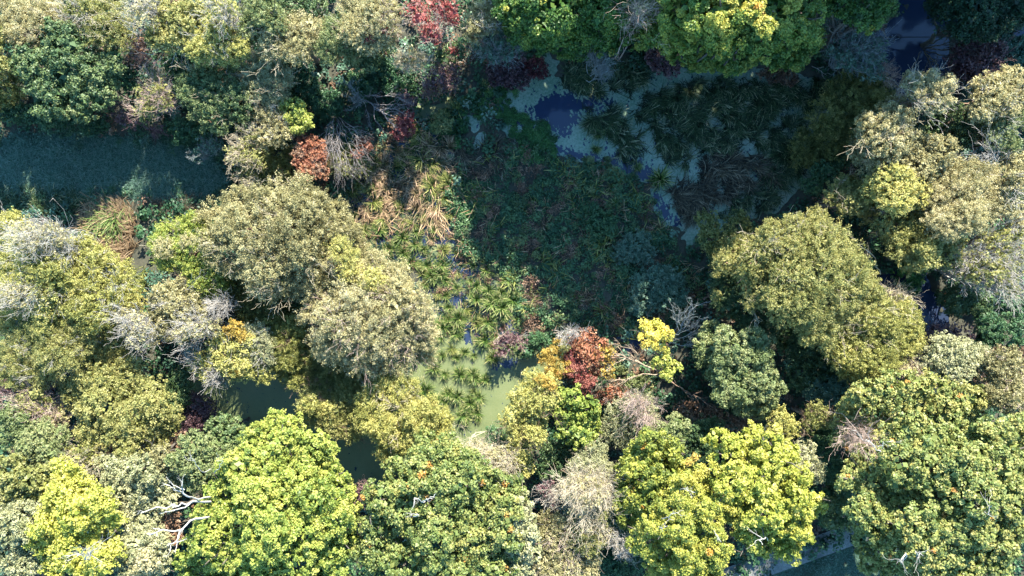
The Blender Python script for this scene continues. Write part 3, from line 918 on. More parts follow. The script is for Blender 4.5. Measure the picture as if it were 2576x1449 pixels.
# ------------------------------------------------------------------ sedge tussocks, each a thing of its own
def tussock_mesh(kind, r):
    mb = MB()
    n = {'sedge': 150, 'tip': 120, 'straw': 110, 'bent': 120}[kind]
    rad = .3 * r.random(n) ** .7
    a = r.uniform(0, 6.283, n)
    base = np.stack([np.cos(a) * rad, np.sin(a) * rad, -.05 + .38 * (1 - rad / .3) * r.uniform(.6, 1.1, n)], 1)
    lean = r.uniform(0, 6.283)
    a = np.where(r.random(n) < r.uniform(0, .5), lean + r.normal(size=n) * .9, a)      # most tussocks flop to one side
    if kind in ('straw', 'bent'):
        az = np.where(r.random(n) < .65, lean + r.normal(size=n) * .55, a)
        lift = r.uniform(.3, 1.2, n)
        ln = r.uniform(.5, 1.05, n)
    else:
        az = a + r.normal(size=n) * .3
        lift = np.clip(1.35 - 2.6 * rad + r.normal(size=n) * .25, .2, 1.5)
        ln = r.uniform(.45, .95, n)
    V, F, T, A = blades(base, az, ln, lift, r, .058, 6, .75)
    T = np.clip((T - .45) * 1.7 + .42, 0, 1)
    mb.add(V, F, T, A)
    return mb
KINDS = {'sedge': [], 'tip': [], 'straw': [], 'bent': []}
for kd in KINDS:
    for j in range(9):
        o = tussock_mesh(kd, np.random.default_rng(500 + j * 7 + len(kd))).build('tussock_mesh', BLADE['straw' if kd == 'straw' else 'bent' if kd == 'bent' else 'sedge'])
        KINDS[kd].append(o.data)
        bpy.data.objects.remove(o)
TUSS = {
 'sedge': ('green sedge tussock standing in the duckweed of the sunlit marsh', 'green sedge tussocks of the sunlit marsh'),
 'tip':   ('small dark green sedge tussock in the shaded part of the marsh', 'small sedge tussocks in the shade'),
 'straw': ('straw coloured collapsed sedge clump in the northern part of the sunlit marsh', 'straw coloured sedge clumps'),
 'bent':  ('yellow green sedge clump combed to one side in the sunlit marsh', 'combed yellow green sedge clumps'),
}
def tussock(kd, px, py, s=1.0):
    me = KINDS[kd][rng.integers(9)]
    o = bpy.data.objects.new('sedge_tussock', me)
    p = P(px, py)
    o.location = (p[0], p[1], -.12)
    o.rotation_euler = (0, 0, rng.uniform(0, 6.283))
    s *= .82 * rng.uniform(.55, 1.2)
    o.scale = (s * rng.uniform(.9, 1.15), s * rng.uniform(.9, 1.15), s * rng.uniform(.95, 1.3))
    col.objects.link(o)
    tag(o, TUSS[kd][0], 'tussock', TUSS[kd][1])
    return o
Z2M = [(840,320),(1230,330),(1330,310),(1250,440),(1110,350),(1010,430),(1130,490),(1410,450),(1400,550),(1290,580),(1340,640),(1280,720),(1430,660),(1350,760),(1400,800),(1500,470),(1500,600),(1600,690),(1660,720),(1730,750),(1830,760),(1500,760),(1440,860),(1550,880),(1650,800),(1740,850),(1830,850),(1640,960),(1740,970),(1840,950),(1660,1010),(1760,1010),(1770,1060),(1440,950),(1500,960),(1400,1010),(1460,1050),(1380,1100),(1460,1160),(1500,1010),(1540,980),(1390,1220),(1480,1240),(1560,1200),(1620,1220),(1750,1240),(1350,1310),(1420,1360),(1520,1360),(1610,1360),(1260,560),(1240,640),(1370,600),(1860,700),(1790,800),(1880,800),(1700,640),(1200,420),(1190,540),(950,330),(1060,400)]
for x, y in Z2M:
    x, y = x + rng.normal() * 14, y + rng.normal() * 14
    tussock('bent' if rng.random() < .22 else 'sedge', 628.9 + x * .3473, 471.7 + y * .3473, rng.uniform(.75, 1.05))
tussock('sedge', 1219, 857, 1.15); tussock('sedge', 1221, 956, 1.15); tussock('sedge', 1236, 902, .9)
for x, y in [(1270,110),(1440,130),(1500,150),(1580,160),(1660,160),(1400,180),(1350,200),(1560,240),(1550,290),(1640,270),(1650,310),(1450,310),(1630,20),(1620,120),(1600,200)]:
    tussock('sedge', 628.9 + x * .3473, 945.9 + y * .3473, rng.uniform(.7, .95))
for x, y in [(1700,430),(1620,560),(1800,500),(1710,600),(1590,470),(1780,620),(1650,380),(1900,640),(1960,760),(1930,860),(1880,420),(1560,400),(1960,560),(1950,960)]:
    tussock('tip', 628.9 + x * .3473, 471.7 + y * .3473, rng.uniform(.6, .85))
for x, y in [(1290,940),(1300,1060),(1380,1070),(960,1190),(860,1250),(940,1290),(1150,1230),(1180,1270),(1240,1250),(1310,1270),(1100,1330),(1200,1400),(1040,1420),(990,1370),(1440,1060),(1000,1260),(1340,900)]:
    tussock('straw', 628.9 + x * .3473, y * .3473, rng.uniform(.8, 1.1))
for x, y in [(1050,100),(1180,70),(850,160),(870,250),(1010,180),(1350,160),(960,150),(1200,150),(1310,380),(1150,430)]:
    tussock('straw', 628.9 + x * .3473, 471.7 + y * .3473, rng.uniform(.75, 1.0))
for x, y in [(1400,870),(1200,1060),(1160,1100),(900,1180),(900,1330),(1060,1200),(1320,1190),(1320,1350),(1400,1380),(740,1380),(870,1370),(1440,1330),(1500,790),(1700,640),(840,1230),(1250,1040),(1240,960),(1240,1160),(1100,1160),(1380,1280),(780,1330)]:
    tussock('bent', 628.9 + x * .3473, y * .3473, rng.uniform(.8, 1.15))
for x, y in [(720,30),(900,110),(1100,150),(720,180),(760,220),(1250,200),(1450,200),(1330,40),(1400,80),(1260,80),(780,330),(1000,290),(960,230),(1100,250),(1180,260),(1300,250)]:
    tussock('bent', 628.9 + x * .3473, 471.7 + y * .3473, rng.uniform(.8, 1.05))
for px, py in zip(rng.uniform(1180, 1620, 46), rng.uniform(450, 840, 46)):
    q = P(px, py)
    if sdf(CENTRE, q[:1], q[1:2])[0] > .3:
        tussock('tip', px, py, rng.uniform(.5, .8))
for px, py, lab in ((1660,452,'round sedge mound with sunlit top at the bend of the pool channel'), (1508,338,'small green sedge clump on the duckweed beside the open pool'), (1500,375,'yellow green sedge clump at the northern bank of the channel'), (1603,420,'tiny sedge clump in the duckweed of the channel')):
    for j in range(1):
        o = tussock('sedge', px, py, 1.5 if px == 1660 else .7)
        del o['group']; o['label'] = lab
# ------------------------------------------------------------------ trees and shrubs (picture circles: x, y, radius of a 2576-wide frame)
BT, SH, BS, WT, OT = 'broadleaf_tree', 'shrub', 'bare_shrub', 'willow_tree', 'oak_tree'

# --- top left
tree(BT, 'round mid green tree standing north of the shaded clearing', 'tree', 'oak', 'green', 7.31,
     [(150,110,62),(90,170,62),(165,175,80),(235,175,62),(120,235,62),(205,240,60),(255,225,40),(50,150,32)], tone=.52)
tree(WT, 'tan feathery tree in the top corner of the picture beside grey twigs', 'tree', 'fine', 'tan', 6.45, [(20,25,50),(80,35,52),(130,50,45),(60,75,45)], 'tan', .8)
tree(SH, 'small olive shrub at the edge of the picture left of the round green tree', 'shrub', 'fine', 'olive', 3.44, [(8,230,40),(20,190,35),(0,270,30)], 'tan', .5)
bare(BS, 'pale grey leafless crown at the top edge above the round green tree', 'bare shrub', 'grey', 5.59, [(187,15,42),(215,30,25)], leaf='olive', ldens=.4)
tree(BT, 'olive tree at the top edge between two grey leafless crowns', 'tree', 'fine', 'olive', 6.45, [(260,30,55),(240,70,45),(290,80,40)], 'tan', .5, tone=.6)
bare(BS, 'pinkish grey leafless crown between the olive tree and the yellow tinged trees', 'bare shrub', 'grey', 6.45, [(345,35,36),(360,10,28)], leaf='tan', ldens=.4)
tree(BT, 'yellow tinged olive tree at the top edge above the small white dead limbs', 'tree', 'bush', 'olive', 6.71, [(420,35,52),(465,70,55),(410,90,42),(480,25,40)], tone=.62)
tree(BT, 'yellow olive tree with grey twig ends rising above its top', 'tree', 'bush', 'gold', 7.05, [(545,95,58),(500,120,42),(585,120,42),(560,50,45)], 'grey', .6, tone=.4)
bare(BS, 'pale grey leafless crown at the top edge beside the yellow olive tree', 'bare shrub', 'grey', 7.39, [(540,22,38),(570,10,30)], leaf='gold', ldens=.3)
tree(BT, 'pale olive tree at the top edge right of the grey twig ends', 'tree', 'bush', 'pale', 6.88, [(640,25,55),(685,50,50),(625,75,42)], tone=.55)
limb_tree('dead_tree', 'small white dead limbs reaching out between the two olive trees', 'dead tree', 'white',
     [[(425,95,1.0),(418,110,4.0),(395,128,5.0),(370,140,5.2),.05],[(418,108,3.8),(440,125,5),(437,150,5.2),.045],[(425,104,3.5),(455,115,4.8),(462,142,5),.04]], 5, 3, frac=.35)
bare(BS, 'purple brown twiggy shrub right of the round green tree', 'bare shrub', 'purple', 4.30, [(325,105,38),(345,140,30),(290,95,20)], leaf='brown', ldens=.5)
bare(BS, 'tall reddish tan twiggy shrub north of the clearing', 'bare shrub', 'pink', 4.47, [(380,195,32),(385,240,42),(360,275,30),(410,255,28)], leaf='olive', ldens=.45, dens=1.2)
tree(BT, 'mid green tree with pale twig tips east of the reddish tan shrub', 'tree', 'bush', 'green', 5.85, [(500,205,52),(555,215,60),(595,250,50),(530,275,55),(470,235,35),(615,285,35)], 'tan', .3, tone=.58)
tree(BT, 'grey tan feathery tree between the mid green tree and the pale olive tree', 'tree', 'fine', 'grey', 5.59, [(655,180,45),(690,210,40),(640,225,35),(620,160,30)], 'tan', .7, tone=.6)
bare(BS, 'low purple grey twigs along the northern rim of the shaded clearing', 'bare shrub', 'purple', 2.23, [(320,300,40,22),(390,325,32,20),(275,270,28)], leaf='purple', ldens=.3)
bare(BS, 'white tipped brown twig shrub at the eastern end of the clearing', 'bare shrub', 'tan', 3.95, [(625,345,36),(600,385,36),(635,400,34),(615,435,30)], leaf='olive', ldens=.6, dens=1.3)
bare(BS, 'bluish grey twig shrub standing in the shade of the clearing', 'bare shrub', 'blue', 2.41, [(525,365,36,26),(500,385,22)], leaf='teal', ldens=.3)
tree(BT, 'small tan grey tree above the white tipped twig shrub', 'tree', 'fine', 'tan', 4.81, [(680,295,42),(665,340,30),(700,330,32)], 'grey', .8, tone=.4)
tree(BT, 'small bright yellow green tree with dead twigs beside the tan grey tree', 'tree', 'oak', 'bright', 4.81, [(735,275,34),(755,300,32),(720,260,18),(740,315,26)], tone=.62)
tree(SH, 'tan olive shrub above the rusty bush', 'shrub', 'fine', 'olive', 2.93, [(690,385,40),(660,430,32),(705,430,30)], 'tan', .4)
for px, py, rx, ry, z, lab in ((70,285,75,26,3.0,'dark green bramble bank below the round green tree'), (200,310,70,24,2.6,'dark bramble bank along the clearing under the round tree'),
    (480,325,60,30,2.8,'dark green shrub below the mid green tree'), (575,320,34,26,2.4,'dark green shrub between the mid green tree and the twig shrub'),
    (450,160,40,34,3.0,'dark green shrub under the small white dead limbs'), (310,180,26,40,4.2,'dark shrub in the gap beside the reddish tan shrub'),
    (770,235,45,40,2.6,'dark green shrub north of the fan of bare stems'), (820,260,40,32,2.2,'dark green shrub behind the fan of bare stems'),
    (730,170,50,36,3.2,'dark green shrub under the grey green crowns'), (985,190,60,45,2.4,'dark green bramble mass north of the fallen red tree'),
    (950,160,40,30,2.6,'dark green shrub under the tan red tree'), (1060,235,40,25,1.8,'dark bramble shrub beside the purple brown twigs'),
    (900,210,45,30,2.2,'dark green shrub at the foot of the fallen red tree'), (680,470,50,22,1.6,'dark bank between the twig shrub and the large willow')):
    tree(SH, lab, 'shrub', 'bush', 'dark', z, [(px,py,rx,ry),(px+rx*.45,py+ry*.3,rx*.6,ry*.7),(px-rx*.45,py-ry*.2,rx*.6,ry*.7)], tone=.5)

# --- top middle
tree(BT, 'pale grey green tree between the dark gap and the top edge', 'tree', 'bush', 'pale', 8, [(665,20,40),(690,55,32)], tone=.6)
tree(WT, 'broad tan feathery tree left of the tan red tree', 'tree', 'fine', 'tan', 7.6, [(700,75,50),(745,95,50),(790,90,40),(690,115,38),(770,60,32)], 'tan', .5, tone=.42)
tree(BT, 'pale grey green tree at the dark gap in front of the tan red tree', 'tree', 'fine', 'pale', 6.8, [(845,85,36),(870,115,36),(820,125,34),(835,60,26)], tone=.62)
tree(BT, 'dark green tree at the top edge in the gap', 'tree', 'bush', 'green', 6.5, [(735,10,40),(770,30,34),(800,15,26)], tone=.4)
tree(BT, 'tan tree with reddish tips left of the crimson tree', 'tree', 'fine', 'tan', 8.2, [(900,30,52),(950,40,50),(920,80,46),(970,90,28),(880,75,34)], 'pink', .6, tone=.45,
     extra=[('red', .55, [(965,75,14),(930,95,14)], 7.6)])
tree(BT, 'dark green lower tree with reddish leaf ends below the tan red tree', 'tree', 'bush', 'green', 4.6, [(920,125,48),(955,110,34),(895,150,30)], tone=.45, extra=[('rust', .5, [(962,135,10),(925,85,10)], 4.4)])
tree(BT, 'crimson tree at the top edge', 'tree', 'sparse', 'red', 8.0, [(1045,20,34),(1060,50,30),(1085,75,32),(1085,95,24),(1125,25,34),(1140,50,20),(1100,5,30)], 'pink', 1.0, tone=.66, gap=0)
bare(BS, 'sunlit tan twig bush like a small umbrella below the crimson tree', 'bare shrub', 'tan', 4.6, [(1030,140,36,24),(1055,155,24),(1008,158,22)], leaf='tan', ldens=.8, dens=1.6)
bare(BS, 'purplish brown sunlit twig bush north of the sunlit tussocks', 'bare shrub', 'brown', 3.2, [(1105,195,40,34),(1080,220,30),(1140,180,28),(1130,210,30)], leaf='purple', ldens=.7, dens=1.5)
tree(SH, 'green shrub with red leaf ends above the purplish brown twig bush', 'shrub', 'sparse', 'green', 3.6, [(1130,140,38),(1155,125,26),(1105,130,24)], 'brown', .6, extra=[('red', .6, [(1140,128,14)], 3.5)])
tree(BT, 'grey tan thin tree in front of the shaded oak', 'tree', 'fine', 'tan', 6.5, [(1210,30,34),(1195,60,30),(1230,60,22),(1190,85,22)], 'grey', 1.0, tone=.3, gap=.3)
bare(BS, 'blue grey shaded twig shrub beside the shaded oak', 'bare shrub', 'blue', 4.2, [(1245,100,44),(1265,70,30),(1230,130,32),(1280,130,32)], leaf='teal', ldens=.4)
tree(BT, 'rust coloured bushy tree beside the fan of bare stems', 'tree', 'bush', 'rust', 4.6, [(775,370,36),(790,405,38),(755,405,26),(800,430,26),(765,435,22)], 'brown', .5, tone=.55, tsd=.2, extra=[('brown', .7, [(750,390,18),(800,425,20)], 4.5)])
limb_tree('dead_tree', 'fan of many bare grey stems leaning over the rusty and green bushes', 'dead tree', 'grey_shaded',
     [[(841,285,.3),(838,310,2),(835,360,3.4),(838,400,3.6)],[(843,285,.3),(850,320,2),(858,365,3.4),(875,405,3.6)],[(846,288,.3),(866,312,2),(890,345,3),(915,372,3.2)],
      [(839,288,.3),(825,315,1.8),(818,350,2.6),(822,395,3)],[(848,290,.3),(880,315,1.6),(905,338,2.4),(920,350,2.4)],[(843,290,.3),(855,330,2.2),(850,375,3.6),(858,410,3.8)],
      [(845,290,.3),(862,325,2),(875,360,3),(895,395,3.4)],[(842,290,.3),(830,330,2.2),(845,370,3.2),(848,405,3.6)]], 9, 5, .05, .45, frac=.42,
     foliage=[('rust', .35, 'sparse', 3.3, [(917,368,26),(900,385,20)], .35)])
tree(SH, 'green and brown shrub at the end of the fan of bare stems', 'shrub', 'sparse', 'olive', 2.8, [(870,400,44),(845,420,28),(895,420,30)], 'pink', .8, tone=.35)
limb_tree('fallen_tree', 'fallen grey tree with a crown of deep red leaves at its tip', 'fallen tree', 'grey_shaded',
     [[(868,222,.8),(915,250,1.5),(960,280,2.1),(1010,305,2.4),.13],[(955,277,2.0),(985,274,2.6),(1020,285,2.8),.06],[(960,281,2.1),(975,300,2.6),(1000,325,2.6),.06],[(935,262,1.8),(970,262,2.4),(1010,262,2.6),.05],
      [(875,226,.9),(930,240,2.0),(985,244,2.6),(1020,255,2.6),.06],[(915,250,1.5),(925,285,2),(930,310,2),.035]], 10, 6, .1, .5, frac=.34,
     foliage=[('red', .5, 'bush', 3.1, [(1020,305,24),(1008,330,24),(1030,325,18),(1028,290,16)], 0), ('purple', .5, 'sparse', 2.7, [(1032,255,22),(1015,240,16)], 0)])
bare(BS, 'thin grey twigs hanging beside the root of the fallen red tree', 'bare shrub', 'blue', 2.4, [(890,250,20,30),(885,215,14,24)], dens=1.4)
tree(SH, 'small grey green shrub at the northern end of the tussocks', 'shrub', 'bush', 'pale', 1.8, [(1108,300,20),(1122,312,18),(1098,318,16)], tone=.5)

# --- great oaks along the top and river corner
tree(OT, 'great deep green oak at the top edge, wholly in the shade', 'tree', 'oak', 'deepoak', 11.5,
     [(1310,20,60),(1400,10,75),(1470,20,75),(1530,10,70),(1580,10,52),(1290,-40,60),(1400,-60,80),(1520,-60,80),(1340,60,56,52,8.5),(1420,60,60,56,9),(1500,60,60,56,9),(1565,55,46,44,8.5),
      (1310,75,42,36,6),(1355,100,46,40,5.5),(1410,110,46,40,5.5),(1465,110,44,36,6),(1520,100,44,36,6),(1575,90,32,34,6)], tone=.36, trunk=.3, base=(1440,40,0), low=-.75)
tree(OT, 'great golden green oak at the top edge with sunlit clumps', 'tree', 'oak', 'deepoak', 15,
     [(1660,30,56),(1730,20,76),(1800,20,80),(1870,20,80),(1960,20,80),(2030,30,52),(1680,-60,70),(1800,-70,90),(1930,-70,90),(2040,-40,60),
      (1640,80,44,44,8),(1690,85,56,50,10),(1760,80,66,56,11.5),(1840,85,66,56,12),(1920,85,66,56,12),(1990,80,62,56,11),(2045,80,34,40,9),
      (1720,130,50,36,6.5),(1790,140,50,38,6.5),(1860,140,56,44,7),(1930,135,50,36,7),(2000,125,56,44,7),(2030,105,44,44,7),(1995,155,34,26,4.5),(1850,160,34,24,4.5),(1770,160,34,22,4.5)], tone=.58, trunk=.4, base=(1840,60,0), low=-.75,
     extra=[('oakgold', .7, [(1720,10,32),(1800,45,36),(1900,25,40),(1930,60,30),(1990,15,34),(1830,10,32)], 15.4)])  # gold clumps on top put the sunlight into the leaf colour
bare(BS, 'small sunlit tan twigs in the gap between the two great oaks', 'bare shrub', 'pink', 10.5, [(1612,28,22),(1625,10,18)], leaf='tan', ldens=.6)
bare(BS, 'blue grey lichen covered branches in front of the two great oaks', 'bare shrub', 'blue', 4.2, [(1495,130,26),(1515,160,28),(1480,120,20),(1525,185,18)], dens=1.5, r0=.035)
tree(SH, 'dark red shrub at the northern rim of the shaded marsh', 'shrub', 'bush', 'red', 2.4, [(1345,165,28),(1365,180,20),(1330,185,20)], tone=.0)
tree(SH, 'dark purple shrub left of the dark red shrub', 'shrub', 'bush', 'purple', 2.6, [(1290,170,40),(1260,185,36),(1310,195,30)], tone=.3)
tree(SH, 'dark purple shrub under the golden oak', 'shrub', 'bush', 'purple', 2.6, [(1670,150,34),(1690,170,26),(1645,145,26)], tone=.45)
tree(SH, 'dark brown shrub under the lower limb of the golden oak', 'shrub', 'bush', 'brown', 2.4, [(1950,185,40,22),(1985,195,30,20)], tone=.15)
tree(BT, 'green tree darkened for shade at the top edge beside the river', 'tree', 'oak', 'deepoak', 11, [(2120,10,48),(2180,15,52),(2225,5,38),(2160,45,34),(2200,45,30)], tone=.22)  # low tone: the shade it stands in is in the leaf colour
bare(WT, 'blue grey leafless willow leaning over the shaded river bank', 'tree', 'blue', 5.4, [(2110,80,50),(2140,120,54),(2180,140,46),(2150,60,36),(2205,115,34),(2200,170,36)], leaf='teal', ldens=.35, dens=.9)
bare(BS, 'purplish twigs in front of the blue grey willow beside the river', 'bare shrub', 'pink', 3.6, [(2245,190,26,32),(2235,160,22)], dens=1.1)
tree(BT, 'green tree darkened for shade across the river at the top edge', 'tree', 'bush', 'dark', 7.5, [(2372,10,40),(2410,40,50),(2460,20,60),(2440,65,40),(2500,55,46),(2540,20,55)], tone=.05)  # darkest leaf tones stand in for deep shade
limb_tree('fallen_tree', 'dark many stemmed tree fallen across the river', 'fallen tree', 'dark',
     [[(2318,118,.2),(2370,95,2.4),(2420,72,3.6),.12],[(2320,120,.2),(2380,110,2.6),(2440,92,4),.1],[(2322,124,.2),(2385,125,2.8),(2440,125,4.2),.1],[(2325,128,.2),(2350,155,2),(2375,185,3),.09],[(2325,128,.2),(2340,160,1.6),(2335,190,2),.07],[(2315,130,.2),(2300,165,1),(2290,195,1.4),.06],[(2325,126,.2),(2390,150,2.6),(2430,170,3.6),.08]], 9, 5, .09, .45, frac=.36)
tree(BT, 'dark reddish purple crown behind the stems fallen across the river', 'tree', 'sparse', 'purple', 5.2, [(2450,120,48),(2470,165,48),(2430,190,40),(2500,140,40),(2410,150,30)], 'purple', 1.2, tone=.35)
tree(SH, 'dark teal shrub at the right edge beyond the river', 'shrub', 'bush', 'teal', 4, [(2545,110,45),(2560,150,38),(2520,160,30)], tone=.1)
limb_tree('dead_tree', 'short white dead branch lying in the marsh below the golden oak', 'dead tree', 'white',
     [[(2042,166,.2),(2060,175,.5),(2080,190,.5),.05],[(2055,172,.4),(2072,168,.8),.03]], 5, 3, frac=.3)
# --- right side
tree(BT, 'olive tree darkened for shade at the eastern marsh rim', 'tree', 'fine', 'olive', 4.0, [(2160,240,62),(2200,285,62),(2110,290,58),(2150,340,56),(2090,350,42),(2210,225,40)], tone=.2)  # shade over this tree is painted by a low leaf tone
tree(SH, 'olive shrub darkened for shade at the marsh rim beneath the darkened olive tree', 'shrub', 'fine', 'olive', 2.4, [(2030,365,36),(2060,395,34),(2015,395,26)], tone=.2)  # leaf tone lowered to stand for shade
tree(SH, 'dark green shrub in the shade west of the yellow topped tree', 'shrub', 'bush', 'dark', 2.6, [(2080,430,40,30),(2110,400,36,30),(2050,460,34,26)], tone=.6)
tree(BT, 'cream tan tree at the river bank, topmost on the right side', 'tree', 'bush', 'tan', 9.4, [(2310,215,36),(2345,220,44),(2385,215,30),(2370,250,36),(2330,250,34),(2290,195,16)], 'grey', .4, tone=.5)
tree(BT, 'cream tree at the right edge beyond the cream tan tree', 'tree', 'bush', 'tan', 8.6, [(2500,225,50),(2545,205,45),(2480,265,42),(2530,260,40),(2570,240,30)], 'grey', .3, tone=.42)
tree(BT, 'dark olive tree below the two cream trees', 'tree', 'bush', 'green', 6.0, [(2395,300,46),(2360,330,40),(2440,310,40),(2430,345,32),(2480,330,30)], 'brown', .4, tone=.3)
tree(BT, 'mid green tree near the right edge below the cream tree', 'tree', 'bush', 'pale', 7.5, [(2530,320,40),(2560,290,36),(2545,355,34),(2510,350,28)], tone=.5)
tree(BT, 'pointed tan tree with sunlit western side', 'tree', 'bush', 'tan', 8.8, [(2258,262,32),(2250,300,46),(2215,325,50),(2180,375,42),(2240,355,56),(2280,340,45),(2205,410,42)], 'tan', .3, tone=.36)
tree(BT, 'tan olive tree right of the pointed tan tree', 'tree', 'bush', 'tan', 8.0, [(2320,380,50),(2370,380,46),(2300,425,46),(2355,430,40),(2400,410,26)], tone=.3)
tree(BT, 'yellow tree below the pointed tan tree', 'tree', 'bush', 'gold', 8.6, [(2245,455,46),(2215,480,40),(2285,470,46),(2260,505,44),(2320,490,36)], tone=.62)
tree(BT, 'green yellow outlier crown west of the yellow tree', 'tree', 'bush', 'olive', 6.4, [(2110,480,32),(2145,475,38),(2150,510,40),(2185,525,36),(2095,500,20)], 'tan', .4, tone=.62)
tree(BT, 'big cream yellow dome near the right edge', 'tree', 'fine', 'tan', 9.2, [(2440,450,46),(2490,470,50),(2420,500,52),(2480,525,46),(2375,500,46),(2445,555,40),(2385,560,44),(2455,420,24)], tone=.48)
limb_tree('dead_tree', 'small grey bare tree in the dark gap above the cream yellow dome', 'dead tree', 'grey', [[(2505,440,4),(2495,415,6.6),(2480,390,7.4),.045],[(2505,440,4),(2508,410,6.8),(2500,385,7.6),.04]], 9, 5, frac=.5)
tree(BT, 'tan tree at the right edge beside the cream yellow dome', 'tree', 'bush', 'tan', 7.8, [(2560,410,36),(2572,450,40),(2545,520,34),(2570,550,34)], 'grey', .7, tone=.42)
tree(BT, 'dark green crown at the right edge below the mid green tree', 'tree', 'bush', 'green', 5.2, [(2560,480,28),(2530,440,22),(2560,385,26)], tone=.3)
tree(BT, 'olive tree with brown tips west of the cream yellow dome', 'tree', 'bush', 'olive', 7.2, [(2280,575,52),(2330,545,46),(2260,615,40),(2315,600,46),(2225,570,30)], tone=.5)
tree(BT, 'olive tree with one bright yellow clump at its lower edge', 'tree', 'bush', 'olive', 7.4, [(2380,600,46),(2340,640,42),(2395,640,36),(2300,660,36)], tone=.55, extra=[('gold', .75, [(2335,628,26),(2350,650,22),(2320,655,18)], 7.4)])
bare(WT, 'grey lilac leafless willow at the right edge', 'tree', 'grey', 7.2, [(2500,640,50),(2530,690,52),(2475,690,40),(2560,640,40),(2550,730,32),(2425,675,34),(2450,650,34)], leaf='olive', ldens=.35, dens=.9, r0=.04)
tree(SH, 'orange tinged small crown beside the grey lilac willow', 'shrub', 'bush', 'gold', 7.0, [(2520,600,30),(2490,610,22),(2560,590,28)], 'grey', .5, tone=.5)
tree(WT, 'great olive willow dome on the right, lit from behind', 'tree', 'fine', 'olive', 9.6,
     [(2000,570,34),(2055,560,36),(1945,610,44),(2020,610,62),(2090,620,62),(1900,660,40),(1965,670,66),(2050,690,78),(2130,680,66),(1920,725,50),(2000,750,66),(2090,760,72),(2165,745,56),(1830,660,30),(1860,620,30),(2060,820,50)], 'tan', .25, tone=.6)
tree(WT, 'golden olive lower willow joined to the great olive dome', 'tree', 'fine', 'gold', 8.0,
     [(2150,800,52),(2215,790,60),(2270,800,46),(2180,855,60),(2250,860,60),(2210,910,50),(2290,850,40),(2130,880,46),(2150,920,40)], 'tan', .25, tone=.36)
tree(BT, 'olive crown darkened for the shaded western flank of the great willow dome', 'tree', 'bush', 'olive', 5.0, [(1830,610,44),(1790,600,36),(1860,570,40),(1820,650,40),(1780,560,34)], tone=.25)  # shaded side of the dome, painted as a crown of lower tone
tree(BT, 'green crown darkened for the shade under the great willow dome', 'tree', 'bush', 'green', 4.4, [(1830,720,46),(1880,770,50),(1840,770,40),(1940,800,46),(1990,840,46)], tone=.35, extra=[('olive', .6, [(1805,745,16),(1800,690,14)], 4.6)])  # the dome's own shade drawn as a crown of darker leaves
tree(BT, 'dark green crown between the pale green tree and the golden willow', 'tree', 'bush', 'green', 4.0, [(2030,880,46),(2070,920,46),(2020,940,40),(2080,860,40),(2100,960,40)], tone=.3)
bare(BS, 'tan bare twigs sticking out of the golden willow towards the dark pool', 'bare shrub', 'tan', 5.6, [(2255,735,22,12),(2285,750,18,14)], dens=2.2)
limb_tree('dead_tree', 'broken sunlit trunk at the eastern edge of the great willow dome', 'dead tree', 'tan', [[(2215,690,1),(2185,635,5.5),(2160,617,6.2),.07],[(2190,665,3),(2188,645,5.4),.06]], 5, 3, frac=.2)
tree(SH, 'green bush at the corner of the small dark pool', 'shrub', 'bush', 'green', 3.2, [(2420,745,48),(2460,755,40),(2395,765,30)], tone=.35)
tree(SH, 'dark green bush at the right edge beyond the small dark pool', 'shrub', 'bush', 'dark', 3.4, [(2550,770,40),(2500,820,40),(2480,870,40),(2545,850,46)], tone=.7)
tree(SH, 'vivid green low plant in the gap between willow and dark pool', 'shrub', 'bush', 'moss', 1.6, [(2285,700,34),(2300,720,24),(2310,690,22)], tone=.4)
bare(BS, 'blue purple twigs along the lower edge of the small dark pool', 'bare shrub', 'purple', 3.0, [(2370,835,42,28),(2330,850,34,26),(2420,840,34,26)], leaf='purple', ldens=.5)
# --- centre
tree(SH, 'grey green willow scrub in the shaded middle of the marsh', 'shrub', 'fine', 'teal', 2.2, [(1640,715,44),(1680,740,46),(1620,750,36),(1690,700,30)], tone=.6)
tree(SH, 'small grey green scrub in the northern part of the shaded mound', 'shrub', 'fine', 'teal', 1.6, [(1600,615,34),(1570,635,26),(1625,640,26)], tone=.65)
tree(SH, 'small dark green scrub west of the grey green scrub', 'shrub', 'bush', 'dark', 1.4, [(1480,540,36),(1520,560,36),(1500,590,30)], tone=.75)
limb_tree('dead_tree', 'bare grey feathery tree leaning between the yellow tree and the great willow', 'dead tree', 'blue',
     [[(1682,868,.3),(1703,838,2.2),(1725,805,3.4),(1745,768,4.2),.09],[(1690,858,1),(1725,845,2.2),(1765,820,3),.05],[(1700,842,2),(1735,825,3),(1765,795,3.6),.05],[(1690,856,1.2),(1705,815,3),(1712,780,3.8),.05],[(1686,862,.8),(1720,868,1.8),(1755,862,2.2),.04]], 11, 7, .07, .45, frac=.38)
tree(BT, 'thin yellow maple standing alone beside the fallen rusty tree', 'tree', 'oak', 'yellow', 7.4, [(1625,825,24),(1650,832,28),(1675,840,20),(1640,855,26),(1662,862,20)], tone=.6, base=(1662,955), trunk=.09, low=-.2)
tree(BT, 'lower yellow green maple beside the thin yellow maple', 'tree', 'oak', 'bright', 6.2, [(1672,885,15),(1668,912,24),(1690,930,22),(1650,915,16),(1678,942,14)], tone=.75, base=(1668,960), trunk=.08, low=-.2)
